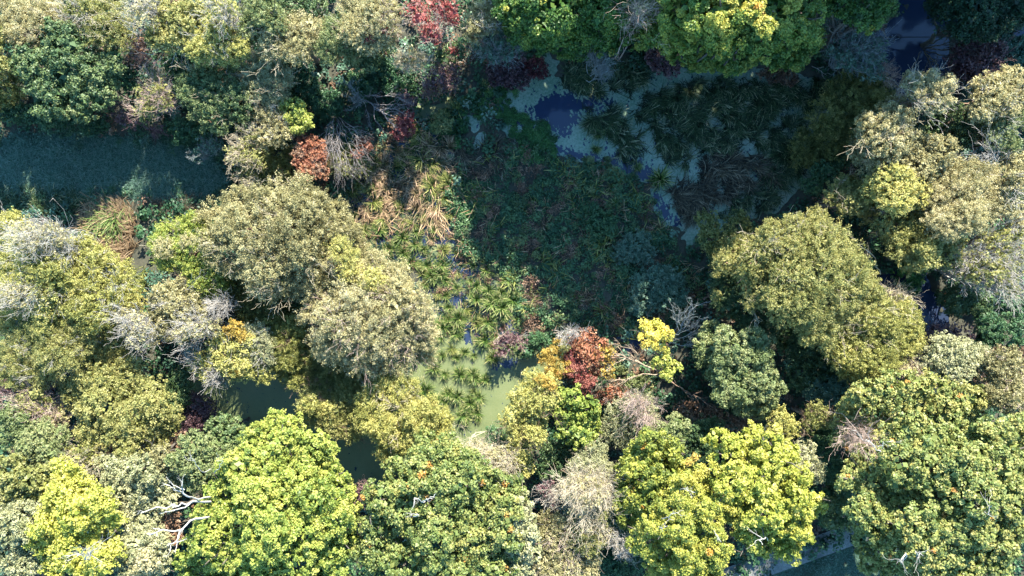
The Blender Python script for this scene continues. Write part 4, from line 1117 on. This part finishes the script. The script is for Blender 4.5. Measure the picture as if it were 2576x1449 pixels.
limb_tree('fallen_tree', 'fallen tree with pale brown trunk and a wide rusty red crown', 'fallen tree', 'bark',
     [[(1664,938,.6),(1610,912,1.6),(1555,892,2.4),(1490,875,3.2),.12],[(1660,940,.6),(1610,945,1.4),(1560,955,2),(1525,960,2.4),.08],[(1575,900,2.2),(1540,920,2.8),(1515,945,3),.05],[(1595,908,2),(1600,885,2.6),(1540,865,3),.05],[(1560,893,2.4),(1520,900,3),(1490,915,3.2),.05]], 9, 6, .1, .55, frac=.32,
     foliage=[('rust', .62, 'sparse', 3.9, [(1450,860,30),(1480,850,30),(1490,895,32),(1500,930,28),(1515,865,20),(1465,880,24)], 0), ('red', .8, 'bush', 3.7, [(1440,900,30),(1455,940,30),(1438,930,22),(1475,965,26)], .2), ('orange', .3, 'sparse', 3.8, [(1520,890,26),(1530,935,22),(1425,865,20)], .2)])
limb_tree('fallen_tree', 'broken dark trunk running from the fallen rusty tree towards the pale green tree', 'fallen tree', 'brown',
     [[(1668,950,.8),(1710,972,1.4),(1755,1000,1.8),(1805,1030,2),.09],[(1745,992,1.6),(1760,1015,1.8),(1762,1035,1.6),.03],[(1770,1008,1.8),(1790,1030,2),(1800,1050,1.8),.03]], 8, 4, frac=.2)
bare(BS, 'grey twigs above the rusty crown of the fallen tree', 'bare shrub', 'grey', 3.8, [(1440,830,22,18),(1420,845,16)], dens=2)
tree(SH, 'orange and yellow bush left of the fallen rusty tree', 'shrub', 'bush', 'orange', 4.2, [(1410,870,22),(1395,895,26),(1375,900,22),(1415,925,26),(1390,935,26),(1380,960,22)], tone=.45, extra=[('olive', .7, [(1420,870,16),(1405,925,16)], 4.25)])
tree(BT, 'pale green leafy tree east of the yellow maples', 'tree', 'oak', 'pale', 7.6, [(1790,835,30),(1830,850,36),(1780,880,40),(1850,890,50),(1905,860,40),(1820,935,50),(1895,930,54),(1930,965,42),(1850,985,48),(1910,1005,44),(1960,970,26),(1870,1030,30),(1930,900,30)], tone=.55)
tree(SH, 'red brown low bush below the broken dark trunk', 'shrub', 'sparse', 'brown', 2.2, [(1735,1035,36,26),(1790,1050,36,26),(1840,1065,36,22),(1880,1070,20)], 'brown', .6, tone=.4)
tree(SH, 'pink red low bush under the fallen rusty crown', 'shrub', 'sparse', 'rust', 2.2, [(1545,990,32,24),(1510,1000,28,22),(1580,1000,24,22)], 'pink', .9, tone=.6)
tree(SH, 'yellow green low herbs lit by the sun under the fallen trunk', 'shrub', 'bush', 'pale', 1.0, [(1625,975,24,30),(1600,960,26,22),(1580,975,24),(1560,925,26,18)], tone=.6)
bare(BS, 'small purplish dead brush at the eastern rim of the tussocks', 'bare shrub', 'pink', 1.4, [(1275,850,30,24),(1305,860,26,20),(1265,880,24,22)], leaf='purple', ldens=.7, dens=1.4)
limb_tree('dead_tree', 'thin white dead branch over the purplish brush by the tussocks', 'dead tree', 'white', [[(1290,855,.6),(1310,845,1.2),(1335,832,1.4),.025],[(1272,850,.6),(1262,838,1.2),.025]], 4, 3, frac=.35)
tree(SH, 'dark green shrub between the mound and the orange bush', 'shrub', 'bush', 'dark', 1.6, [(1350,855,34,22),(1320,885,26,18)], tone=.7)

# --- the big willows on the left of the tussock marsh
tree(WT, 'largest grey olive willow dome, in the middle of the left half', 'tree', 'fine', 'tan', 8.6,
     [(610,520,46),(690,520,62),(770,520,60),(540,560,52),(630,585,72),(730,580,80),(820,580,62),(870,620,48),(560,630,56),(660,660,62),(750,660,70),(840,660,56),(720,710,42),(660,715,36),(900,650,36),(600,490,24)], 'tan', .3, tone=.27,
     extra=[('gold', .55, [(855,625,34),(885,645,26)], 8.0)])
tree(WT, 'pale green crown on the western side of the largest willow dome', 'tree', 'fine', 'bright', 6.4, [(430,590,40),(470,575,34),(420,635,42),(480,640,50),(520,690,46),(400,610,26),(540,720,34)], 'tan', .25, tone=.55, extra=[('tan', .5, [(410,625,30),(470,610,26)], 6.5)])
tree(BT, 'dark olive crown under the largest willow dome', 'tree', 'fine', 'olive', 4.4, [(590,720,46),(620,760,40),(660,780,46),(700,790,40),(570,690,40)], tone=.15)
tree(WT, 'second tan willow dome directly west of the tussock marsh', 'tree', 'fine', 'tan', 8.4,
     [(880,690,46),(940,690,52),(985,710,42),(820,730,48),(900,750,66),(985,770,62),(1040,790,46),(790,780,40),(850,810,62),(940,830,66),(1020,850,56),(1060,830,36),(820,860,46),(900,890,56),(980,900,46),(1060,880,36),(1010,680,24)], 'pink', .35, tone=.5,
     extra=[('gold', .6, [(880,680,36),(935,700,36),(1000,760,30)], 8.5)])
tree(WT, 'yellow willow standing in the green pond', 'tree', 'fine', 'gold', 6.8, [(960,985,42),(1010,985,42),(930,1030,46),(1000,1040,56),(1060,1050,46),(1090,1075,42),(960,1080,42),(1030,1100,46),(1100,1110,32),(985,1130,34)], 'tan', .25, tone=.5)
tree(BT, 'thin olive brown crown over the shadowed pond west of the yellow willow', 'tree', 'fine', 'olive', 5.2, [(790,1010,40),(835,1030,42),(770,1045,32),(880,1010,42),(830,1075,34),(880,1080,36)], 'brown', .5, tone=.45, gap=.25, extra=[('gold', .55, [(780,1020,26),(825,1030,22)], 5.3)])
tree(BT, 'olive brown crown at the southern foot of the second willow dome', 'tree', 'fine', 'olive', 4.2, [(830,930,46),(890,950,42),(800,960,34),(950,945,40),(760,940,30)], 'brown', .5, tone=.3, gap=.25)
tree(BT, 'golden brown crown between the two largest willow domes', 'tree', 'fine', 'gold', 5.0, [(720,850,46),(680,830,40),(760,890,40),(700,890,46),(730,930,36),(650,800,36)], 'brown', .3, tone=.22)
# --- left edge willows
tree(WT, 'wide yellow olive willow at the left edge, topped by white twigs', 'tree', 'fine', 'gold', 8.2,
     [(20,590,52),(80,640,56),(30,660,52),(150,650,52),(220,650,50),(270,680,42),(100,700,60),(200,710,60),(290,720,46),(30,740,56),(130,770,62),(240,770,62),(320,770,34),(20,560,30)], 'grey', .3, tone=.42)
bare(BS, 'white twig willow top at the rim of the left willow', 'bare shrub', 'white', 8.2, [(100,590,46,36),(60,600,40),(140,600,36,36),(30,575,26)], dens=.85, leaf='tan', ldens=.35)
bare(BS, 'loose white twigs beside the green sedge blades', 'bare shrub', 'white', 6.6, [(165,630,34,28),(150,655,28)], dens=.9)
tree(WT, 'olive willow below the wide yellow willow at the left edge', 'tree', 'fine', 'olive', 7.2,
     [(30,820,50),(100,840,56),(180,830,50),(60,880,56),(150,890,56),(240,840,46),(220,900,46),(30,930,46),(110,930,40),(280,870,36)], 'grey', .35, tone=.62, extra=[('gold', .75, [(90,770,26),(110,790,24)], 7.4)])
bare(BS, 'white grey twigs at the eastern end of the left willows', 'bare shrub', 'grey', 6.4, [(330,810,36),(345,850,36),(300,790,28),(360,830,24)], leaf='tan', ldens=.5, dens=1.0)
bare(BS, 'pale lilac twigs between the wide yellow willow and the olive willow', 'bare shrub', 'grey', 7.2, [(70,745,60,30),(20,740,40,30)], leaf='tan', ldens=.3, dens=.7)
tree(BT, 'round tan olive tree in the gap below the largest willow dome', 'tree', 'bush', 'tan', 6.6, [(420,745,42),(460,745,42),(395,785,36),(445,790,52),(490,790,36),(400,830,36),(450,840,36)], 'grey', .2, tone=.33)
bare(BS, 'lilac grey leafless crown left of the orange leaved tree', 'bare shrub', 'grey', 6.2, [(490,825,46,30),(460,845,28),(530,830,30)], leaf='tan', ldens=.5, dens=1.0, r0=.035)
bare(BS, 'small lilac leafless crown above the orange leaved tree', 'bare shrub', 'grey', 5.6, [(555,770,24),(545,785,16)], dens=1.2)
tree(BT, 'orange and yellow leaved tree by the shadowed pond', 'tree', 'bush', 'gold', 6.2, [(560,880,46),(610,870,40),(530,915,40),(590,920,46),(640,910,40),(660,940,28),(500,920,30)], 'grey', .5, tone=.5, extra=[('orange', .5, [(590,830,28),(610,845,20),(600,930,20),(530,925,18)], 6.3)])
bare(BS, 'pale forked twigs hanging over the shadowed pond', 'bare shrub', 'grey', 5.0, [(528,955,30,26),(485,900,26),(500,930,22)], dens=1.2, r0=.035)
tree(BT, 'greyish olive crown right of the orange leaved tree', 'tree', 'fine', 'grey', 5.8, [(640,850,36),(655,880,34),(625,895,28)], 'grey', .4, tone=.6)
tree(BT, 'olive green tree with drooping sprays below the left willows', 'tree', 'feather', 'olive', 7.2, [(240,965,52),(310,960,56),(370,985,42),(190,990,42),(260,1030,62),(340,1040,62),(400,1030,42),(220,1080,42),(300,1100,52),(380,1090,50),(430,1060,26),(420,1110,26)], tone=.62)
tree(BT, 'dim green crown beside the shadowed pond', 'tree', 'bush', 'green', 4.0, [(450,960,36),(440,1000,36),(455,930,26)], tone=.4)
# --- bottom left
bare(BS, 'brown pink twig shrub at the left edge below the olive willow', 'bare shrub', 'pink', 5.0, [(75,1010,46,34),(110,1030,36),(45,1020,30)], leaf='olive', ldens=.5, dens=1.1)
bare(BS, 'second brown pink twig shrub, below the first at the left edge', 'bare shrub', 'pink', 4.6, [(140,1050,36,24),(120,1070,26)], leaf='tan', ldens=.5)
tree(SH, 'dark purple brown shrub at the left edge in the shade of the olive willow', 'shrub', 'sparse', 'purple', 3.2, [(50,970,46,30),(110,975,40,26),(10,975,30)], 'purple', .7, tone=.4)
tree(BT, 'green tree at the left edge below the brown pink twigs', 'tree', 'bush', 'pale', 6.4, [(30,1060,42),(60,1090,34),(15,1100,34)], tone=.45)
tree(BT, 'pale yellow green tree between the brown pink twigs and the bright yellow tree', 'tree', 'bush', 'pale', 7.0, [(90,1110,46),(60,1150,46),(120,1140,34),(140,1100,32)], tone=.72)
tree(BT, 'green brown tree at the left edge beside the bright yellow tree', 'tree', 'oak', 'olive', 8.0, [(20,1195,46),(70,1210,42),(35,1240,42),(110,1190,30),(95,1240,30)], tone=.45)
bare(BS, 'tan twig crown above the bright yellow tree', 'bare shrub', 'tan', 5.6, [(200,1145,42,34),(230,1165,30),(160,1150,28)], leaf='olive', ldens=.7, dens=1.0)
tree(SH, 'rusty brown bush below the olive green tree with drooping sprays', 'shrub', 'bush', 'brown', 5.0, [(300,1125,36),(275,1150,28),(325,1155,24)], 'tan', .5, tone=.55)
tree(SH, 'light brown bush between the drooping tree and the pond', 'shrub', 'bush', 'brown', 4.6, [(445,1110,28),(420,1130,22),(470,1130,22)], tone=.75)
tree(SH, 'dark brown bush at the western shore of the shadowed pond', 'shrub', 'bush', 'purple', 2.6, [(490,1020,34),(500,1060,36),(520,1035,28),(470,1060,28)], tone=.55)
tree(BT, 'small green tree at the southern shore of the shadowed pond', 'tree', 'oak', 'green', 5.2, [(555,1060,28),(590,1075,26),(560,1095,32),(595,1105,24),(535,1075,22)], tone=.6)
tree(BT, 'grey olive tree in front of the bright green maple', 'tree', 'bush', 'grey', 8.4, [(300,1210,52),(360,1190,46),(270,1170,36),(350,1250,52),(400,1220,42),(300,1270,46),(270,1240,30),(385,1170,30),(410,1270,30)], tone=.62)
tree(BT, 'pale green tree above the white dead limbs', 'tree', 'bush', 'pale', 8.0, [(490,1120,42),(540,1140,42),(460,1160,40),(510,1180,46),(560,1170,36),(440,1200,36),(490,1215,36)], tone=.55)
tree(BT, 'brownish grey crown left of the white dead limbs', 'tree', 'bush', 'tan', 7.4, [(400,1150,32),(375,1165,24)], tone=.25)
tree(BT, 'rusty brown crown behind the white dead limbs', 'tree', 'bush', 'brown', 6.4, [(415,1270,28),(420,1310,30),(430,1350,28),(400,1290,18)], tone=.65)
tree(BT, 'green tree filling the lower left edge', 'tree', 'bush', 'grey', 8.8, [(20,1270,46),(60,1300,42),(20,1330,52),(70,1360,42),(20,1400,52),(60,1420,42),(100,1280,26)], tone=.55)
host = tree(BT, 'bright lemon yellow tree at the lower left', 'tree', 'feather', 'lime', 10, [(150,1240,42),(195,1225,40),(130,1290,46),(190,1285,46),(240,1270,42),(265,1310,40),(150,1320,40),(210,1330,52),(110,1370,42),(165,1395,42),(120,1420,42),(250,1410,40),(285,1385,30),(160,1190,40),(215,1430,40),(90,1330,30)], tone=.55)
limb_tree('dead_tree', 'short dead stub branches inside the bright lemon yellow tree', 'dead tree', 'grey', [[(218,1420,7),(222,1400,9.6),(235,1375,10.6),.09],[(215,1410,8),(205,1395,10),(195,1400,10.2),.05],[(222,1405,9),(228,1395,10.3),(225,1380,10.8),.06]], 6, 4, frac=.35, parent=host)
tree(BT, 'tan and green tree at the bottom edge between yellow tree and maple', 'tree', 'bush', 'grey', 8.2, [(355,1330,42),(340,1380,46),(390,1370,42),(365,1420,42),(320,1430,36),(400,1420,30)], tone=.7, extra=[('tan', .6, [(365,1410,32),(345,1430,30)], 8.3)])
host = tree(BT, 'big bright green maple at the bottom, largest of the lower left', 'tree', 'oak', 'bright', 11.5,
     [(680,1080,42),(720,1070,36),(640,1120,46),(700,1130,52),(790,1120,40),(760,1165,52),(830,1130,24),(600,1180,52),(670,1190,62),(740,1220,62),(820,1190,46),(560,1240,52),(630,1260,62),(710,1285,66),(790,1260,62),(850,1240,46),(520,1300,46),(590,1330,62),(670,1350,66),(760,1345,66),(840,1320,56),(880,1290,34),(500,1370,42),(560,1400,52),(640,1420,62),(740,1420,62),(830,1400,52),(880,1370,36),(470,1420,40),(670,1500,80),(800,1490,70),(550,1490,70)], tone=.54, trunk=.32)
limb_tree('dead_tree', 'bleached white dead limbs reaching west out of the bright green maple', 'dead tree', 'white',
     [[(530,1262,8),(484,1261,10),(455,1268,10.8),(415,1275,11.2),(352,1292,11.4),.13],[(486,1262,10),(460,1278,10.8),(430,1285,11),(400,1292,11),.09],[(530,1250,8),(478,1252,10.4),(460,1232,11),(462,1205,11.3),.1],[(476,1250,10.4),(440,1230,11),(412,1215,11.2),.09],[(464,1232,10.9),(440,1222,11.2),(418,1200,11.4),.06],
      [(530,1300,8),(480,1308,10),(450,1335,10.8),(405,1335,11.2),(378,1345,11.3),.13],[(452,1332,10.8),(445,1360,11),(418,1372,11.2),.09],[(448,1345,10.8),(445,1370,11),(440,1390,11.2),.07],[(445,1365,11),(470,1355,11.2),.06],[(430,1366,11),(428,1385,11.2),(420,1398,11.3),.05],[(530,1180,8),(505,1185,10),(488,1160,10.8),(478,1140,11),.06],[(540,1190,8),(555,1170,10.6),(562,1148,11),.05]],
     4, 3, .09, .6, tip=.3, frac=.14, tmin=.4, parent=host)
tree(SH, 'small dark brown bush wedged between maple and oak', 'shrub', 'sparse', 'purple', 4.6, [(905,1245,26),(890,1265,20),(925,1230,18)], 'purple', 1, tone=.5)
# --- bottom middle
host = tree(OT, 'wide grey green oak with scattered orange sprays at the bottom', 'tree', 'oak', 'oak', 11.5,
     [(1075,1130,42),(1125,1125,38),(1060,1170,46),(1120,1175,52),(1180,1170,42),(1220,1195,36),(1000,1200,46),(1070,1225,62),(1150,1225,62),(1230,1220,52),(1280,1240,40),(960,1260,46),(1020,1290,62),(1110,1300,66),(1200,1295,62),(1270,1290,46),(940,1330,42),(1000,1370,56),(1090,1375,66),(1180,1370,62),(1260,1350,52),(930,1400,46),(1010,1430,56),(1110,1440,62),(1210,1430,56),(1280,1410,40),(1000,1500,70),(1130,1510,80),(1240,1500,60)], tone=.5, trunk=.3)
limb_tree('dead_tree', 'small bleached antler shaped dead branch inside the wide oak', 'dead tree', 'white', [[(1075,1262,9),(1058,1262,11.2),(1045,1255,12),(1040,1275,12.2),.07],[(1060,1262,11),(1078,1255,12),(1098,1242,12.2),.06],[(1040,1300,11),(1052,1295,12),(1032,1292,12.2),.06]], 4, 3, frac=.25, parent=host)
bare(BS, 'cream coloured twig crown at the pond corner above the wide oak', 'bare shrub', 'tan', 6.8, [(1195,1130,34,24),(1240,1145,36,26),(1265,1170,26,34)], leaf='tan', ldens=.6, dens=1.8)
tree(BT, 'yellow olive tree at the eastern shore of the green pond', 'tree', 'bush', 'gold', 6.8, [(1340,962,34),(1375,970,32),(1316,1012,38),(1358,1015,42),(1290,1055,34),(1332,1065,44),(1298,1100,32),(1345,1100,32),(1310,1140,36),(1320,1180,26)], 'brown', .25, tone=.5, extra=[('orange', .5, [(1385,970,18),(1360,955,20)], 6.6)])
tree(SH, 'dark green shrub at the pond corner', 'shrub', 'bush', 'dark', 3.0, [(1245,1095,30),(1270,1120,26)], tone=.7)
tree(BT, 'vivid green small tree below the fallen rusty tree', 'tree', 'oak', 'bright', 6.4, [(1420,1000,26),(1450,1005,32),(1485,1030,32),(1430,1045,36),(1470,1060,38),(1425,1085,32),(1460,1100,36),(1495,1075,22)], tone=.36)
tree(BT, 'pale pink topped twig tree right of the vivid green tree', 'tree', 'fine', 'grey', 5.8, [(1605,1035,46),(1570,1050,42),(1625,1060,32),(1550,1085,36),(1590,1090,46)], 'tan', 1.6, tone=.5)
bare(BS, 'pale pink leafless crest of the twig tree beside the sunlit lane', 'bare shrub', 'pink', 6.2, [(1610,1022,36,24),(1630,1050,20,26)], dens=2.0)
tree(BT, 'pale green tree right of the pink topped twig tree', 'tree', 'oak', 'pale', 6.6, [(1680,1090,36),(1705,1065,26),(1655,1110,34),(1710,1110,28),(1690,1130,30),(1725,1070,20)], tone=.5)
tree(SH, 'dark green shrub below the vivid green tree', 'shrub', 'bush', 'green', 4.4, [(1395,1140,36),(1440,1140,34),(1380,1180,32),(1420,1180,34)], tone=.35)
tree(BT, 'dark green crown east of the pale green tree', 'tree', 'bush', 'green', 5.0, [(1760,1100,40),(1790,1080,36),(1740,1150,36),(1780,1130,36)], tone=.35)
tree(BT, 'grey green feathery tree above the cream twig dome', 'tree', 'fine', 'grey', 7.0, [(1490,1155,36),(1465,1175,32),(1515,1190,36),(1480,1200,36),(1500,1135,24)], 'tan', .5, tone=.58)
bare(BS, 'cream twig dome below the grey green feathery tree', 'bare shrub', 'tan', 7.6, [(1450,1230,40),(1490,1225,42),(1470,1255,44),(1515,1245,26)], leaf='tan', ldens=.7, dens=2.0)
bare(BS, 'tan twig skirt hanging below the cream twig dome', 'bare shrub', 'tan', 6.6, [(1470,1290,36,26),(1515,1300,30,34),(1530,1335,22)], leaf='olive', ldens=.8, dens=1.3)
bare(BS, 'small blue grey twig bush left of the cream twig dome', 'bare shrub', 'grey', 4.2, [(1372,1235,26,24),(1385,1255,22)], leaf='purple', ldens=.3, dens=1.4)
tree(BT, 'column of grey green leaves beside the wide oak', 'tree', 'oak', 'grey', 9.5, [(1310,1270,32),(1295,1320,42),(1330,1330,36),(1310,1370,42),(1340,1390,30),(1310,1425,42),(1290,1270,26)], tone=.6)
tree(BT, 'tan brown tree at the bottom right of the leafy column', 'tree', 'bush', 'tan', 7.6, [(1380,1320,36),(1410,1330,36),(1375,1360,32),(1405,1375,42),(1390,1415,36),(1430,1350,24)], 'pink', .6, tone=.22)
tree(BT, 'olive crown between the tan brown tree and the grey radiating twigs', 'tree', 'bush', 'olive', 7.2, [(1470,1335,42),(1490,1365,36),(1455,1370,32)], 'tan', .6, tone=.65)
tree(SH, 'cream tan bush at the bottom edge below the tan brown tree', 'shrub', 'bush', 'tan', 7.4, [(1380,1440,42),(1430,1430,34),(1350,1450,30)], 'tan', .5, tone=.45)
tree(SH, 'small cream tan bush at the bottom edge left of the dark gap', 'shrub', 'bush', 'tan', 6.4, [(1487,1420,28),(1480,1445,26)], tone=.5)
bare(BS, 'grey twigs radiating beside the golden oak of the bottom', 'bare shrub', 'grey', 6.8, [(1563,1377,32),(1545,1365,20),(1575,1395,22)], dens=1.2, r0=.035, fc=.5)
tree(SH, 'dark green shrub in the dark gap at the bottom edge', 'shrub', 'bush', 'dark', 3.4, [(1530,1420,40),(1580,1430,40),(1550,1380,30),(1540,1300,30)], tone=.6)
tree(OT, 'yellow green oak with small orange sprays, upper one of the two', 'tree', 'oak', 'oakgold', 9.4,
     [(1640,1120,40),(1690,1140,36),(1610,1160,42),(1660,1175,46),(1580,1200,40),(1630,1215,52),(1690,1200,36),(1590,1255,46),(1650,1265,46),(1580,1300,34),(1620,1310,40)], tone=.4)
host = tree(OT, 'golden oak with dead grey limbs, lower one at the bottom edge', 'tree', 'oak', 'oakgold', 11,
     [(1730,1180,34),(1760,1200,32),(1720,1235,40),(1770,1245,40),(1700,1285,46),(1760,1290,52),(1810,1280,34),(1650,1330,40),(1710,1345,56),(1780,1345,52),(1620,1375,40),(1670,1395,52),(1740,1405,56),(1800,1400,42),(1680,1450,52),(1760,1455,52)], tone=.56, trunk=.28,
     extra=[('orange', .6, [(1745,1155,12),(1735,1165,9),(1720,1300,8)], 11)])
limb_tree('dead_tree', 'dead grey limbs in the lower golden oak', 'dead tree', 'grey', [[(1700,1240,8),(1725,1230,10.6),(1745,1240,11.4),.06],[(1660,1310,9),(1680,1300,11),(1700,1290,11.6),.07],[(1660,1330,9),(1665,1328,11),(1680,1320,11.4),.06],[(1790,1330,9),(1800,1340,11),(1812,1362,11.2),.05]], 4, 3, frac=.25, parent=host)
host = tree(BT, 'brilliant yellow maple, brightest tree at the lower right', 'tree', 'oak', 'lime', 11,
     [(1810,1110,36),(1850,1120,34),(1900,1100,36),(1940,1110,36),(1830,1160,46),(1890,1160,52),(1950,1160,46),(1990,1140,30),(1840,1220,46),(1900,1225,56),(1970,1215,52),(2020,1200,34),(1860,1285,46),(1930,1290,56),(2000,1270,52),(2045,1270,36),(1900,1345,42),(1960,1350,46),(2015,1330,42),(1990,1385,36),(1920,1385,26),(1870,1330,30)], tone=.4, trunk=.28)
limb_tree('dead_tree', 'short curled pale limb at the lower edge of the brilliant yellow maple', 'dead tree', 'white', [[(1935,1360,7),(1925,1352,10.2),(1912,1358,10.8),(1918,1370,10.8),.07]], 2, 2, frac=.2, parent=host)
tree(SH, 'grey tan round bush right of the brilliant yellow maple', 'shrub', 'bush', 'grey', 7.0, [(1990,1145,30),(2030,1150,36),(2010,1180,32),(2050,1190,30),(1970,1125,20)], 'tan', .7, tone=.75)
tree(BT, 'tan yellow crown between the pale green tree and the brilliant maple', 'tree', 'bush', 'gold', 5.6, [(1965,1050,30),(1985,1075,32),(1950,1085,26)], tone=.5)
tree(SH, 'brown olive bush between the dark gap and the huge oak', 'shrub', 'bush', 'olive', 5.4, [(2060,1040,32),(2085,1060,26),(2045,1065,24)], 'brown', .6, tone=.35)
tree(SH, 'dark green shrub in the gap right of the brilliant maple', 'shrub', 'bush', 'dark', 4.6, [(2090,1180,40),(2110,1240,40),(2080,1110,36),(2050,1110,34),(2090,1290,36)], tone=.75)
tree(BT, 'small green tree above the track, left of the huge oak', 'tree', 'bush', 'green', 5.6, [(2110,1280,32),(2095,1310,30),(2130,1310,30),(2080,1270,22)], tone=.6)
# --- lower right
tree(BT, 'grey green crown under the golden willow on the right', 'tree', 'bush', 'teal', 5.0, [(2140,985,46),(2190,975,40),(2100,1000,36),(2060,980,34),(2230,960,34)], tone=.45)
bare(BS, 'pinkish brown twigs between the golden willow and the huge oak', 'bare shrub', 'pink', 5.6, [(2285,930,40,24),(2310,945,26,20)], leaf='tan', ldens=.4, dens=1.5)
tree(BT, 'pale grey green tree above the huge oak', 'tree', 'bush', 'grey', 7.2, [(2380,880,42),(2430,890,46),(2470,920,46),(2410,930,46),(2350,910,36)], tone=.7)
tree(BT, 'tan brown tree at the right edge above the huge oak', 'tree', 'bush', 'tan', 8.0, [(2540,920,46),(2570,950,42),(2520,970,46),(2560,1000,46),(2500,1000,34)], 'pink', .5, tone=.22)
tree(BT, 'dark shrub at the right edge below the dark bush', 'tree', 'bush', 'brown', 3.6, [(2560,890,32,20),(2520,895,32,20)], tone=.2)
tree(OT, 'pale yellow green upper crown adjoining the huge oak', 'tree', 'oak', 'oak', 9.6, [(2190,1000,46),(2250,985,52),(2310,975,46),(2370,990,52),(2150,1045,46),(2220,1050,62),(2300,1040,62),(2380,1050,56),(2440,1010,46),(2130,1100,36),(2180,1110,46),(2450,1070,40)], tone=.72)
bare(BS, 'tan pink twigs in the crease between the upper crown and the huge oak', 'bare shrub', 'pink', 8.6, [(2165,1090,34,26),(2185,1110,22)], dens=1.2)
host = tree(OT, 'huge olive green oak filling the lower right corner', 'tree', 'oak', 'oak', 13.5,
     [(2240,1110,46),(2300,1100,56),(2370,1110,56),(2440,1120,56),(2510,1100,52),(2560,1090,46),(2200,1160,46),(2270,1170,62),(2350,1180,66),(2430,1190,66),(2510,1180,62),(2570,1170,46),(2150,1200,36),(2130,1220,26),(2210,1230,56),(2290,1245,66),(2380,1260,70),(2460,1265,66),(2540,1260,62),(2180,1290,46),(2240,1310,56),(2330,1330,66),(2420,1340,66),(2500,1340,62),(2560,1330,42),(2190,1350,42),(2260,1380,56),(2350,1400,62),(2440,1420,62),(2520,1410,46),(2200,1410,42),(2280,1450,62),(2400,1480,70),(2510,1470,50),(2640,1220,80),(2660,1130,70)], tone=.62, trunk=.4)
limb_tree('dead_tree', 'bare grey limbs showing in the huge oak', 'dead tree', 'grey', [[(2225,1150,9),(2215,1135,11.5),(2180,1105,12.4),.08],[(2222,1150,9),(2222,1115,12),(2245,1108,12.6),.06],[(2470,1300,10),(2475,1290,13),(2500,1275,13.6),.07],[(2270,1420,10),(2278,1395,13),(2265,1415,13.2),.07],[(2310,1420,10),(2305,1390,13),(2325,1402,13.4),.06]], 4, 3, frac=.25, parent=host)

# --- trees north of the frame whose shadows fall into it
tree(BT, 'unseen olive tree added beyond the left edge to shade the clearing', 'tree', 'bush', 'olive', 7.5, [(-70,150,70),(-80,230,60),(-40,90,50)], tone=.4)  # out of view, added so that its shadow falls on the clearing
def px_of(x, y, z):
    return (1288 + x * FPX / (H - z), 724.5 - y * FPX / (H - z))
for x, y, z in ((5.5,25.5,15.5),(12.5,26,21),(19.5,26.5,22),(26.5,25.5,18),(33,25.5,12),(40,25.5,13)):
    cx, cy = px_of(x, y, z - 4)
    k = FPX / (H - z)
    spec = [(cx + dx * k, cy - dy * k, rr * k, rr * k, z - dz) for dx, dy, rr, dz in ((0,0,3.4,0),(2.6,.6,2.8,1.5),(-2.6,.4,2.8,1.5),(.3,2.4,3,1.8),(0,-1.8,2.6,2.5),(2.4,-.8,2.6,5),(-2.4,-.6,2.6,5),(0,.5,3,5.5),(0,-.6,3.2,8),(2.4,-.4,3,9.5),(-2.4,-.4,3,9.5),(0,-.3,3.2,11))]
    tree(OT, 'tall oak standing just beyond the top edge of the picture', 'tree', 'oak', 'deepoak', z, spec, tone=.4, low=-.8, base=px_of(x, y, 0) + (0,), group='oaks beyond the top edge')
print('leaves', count['leaves'])
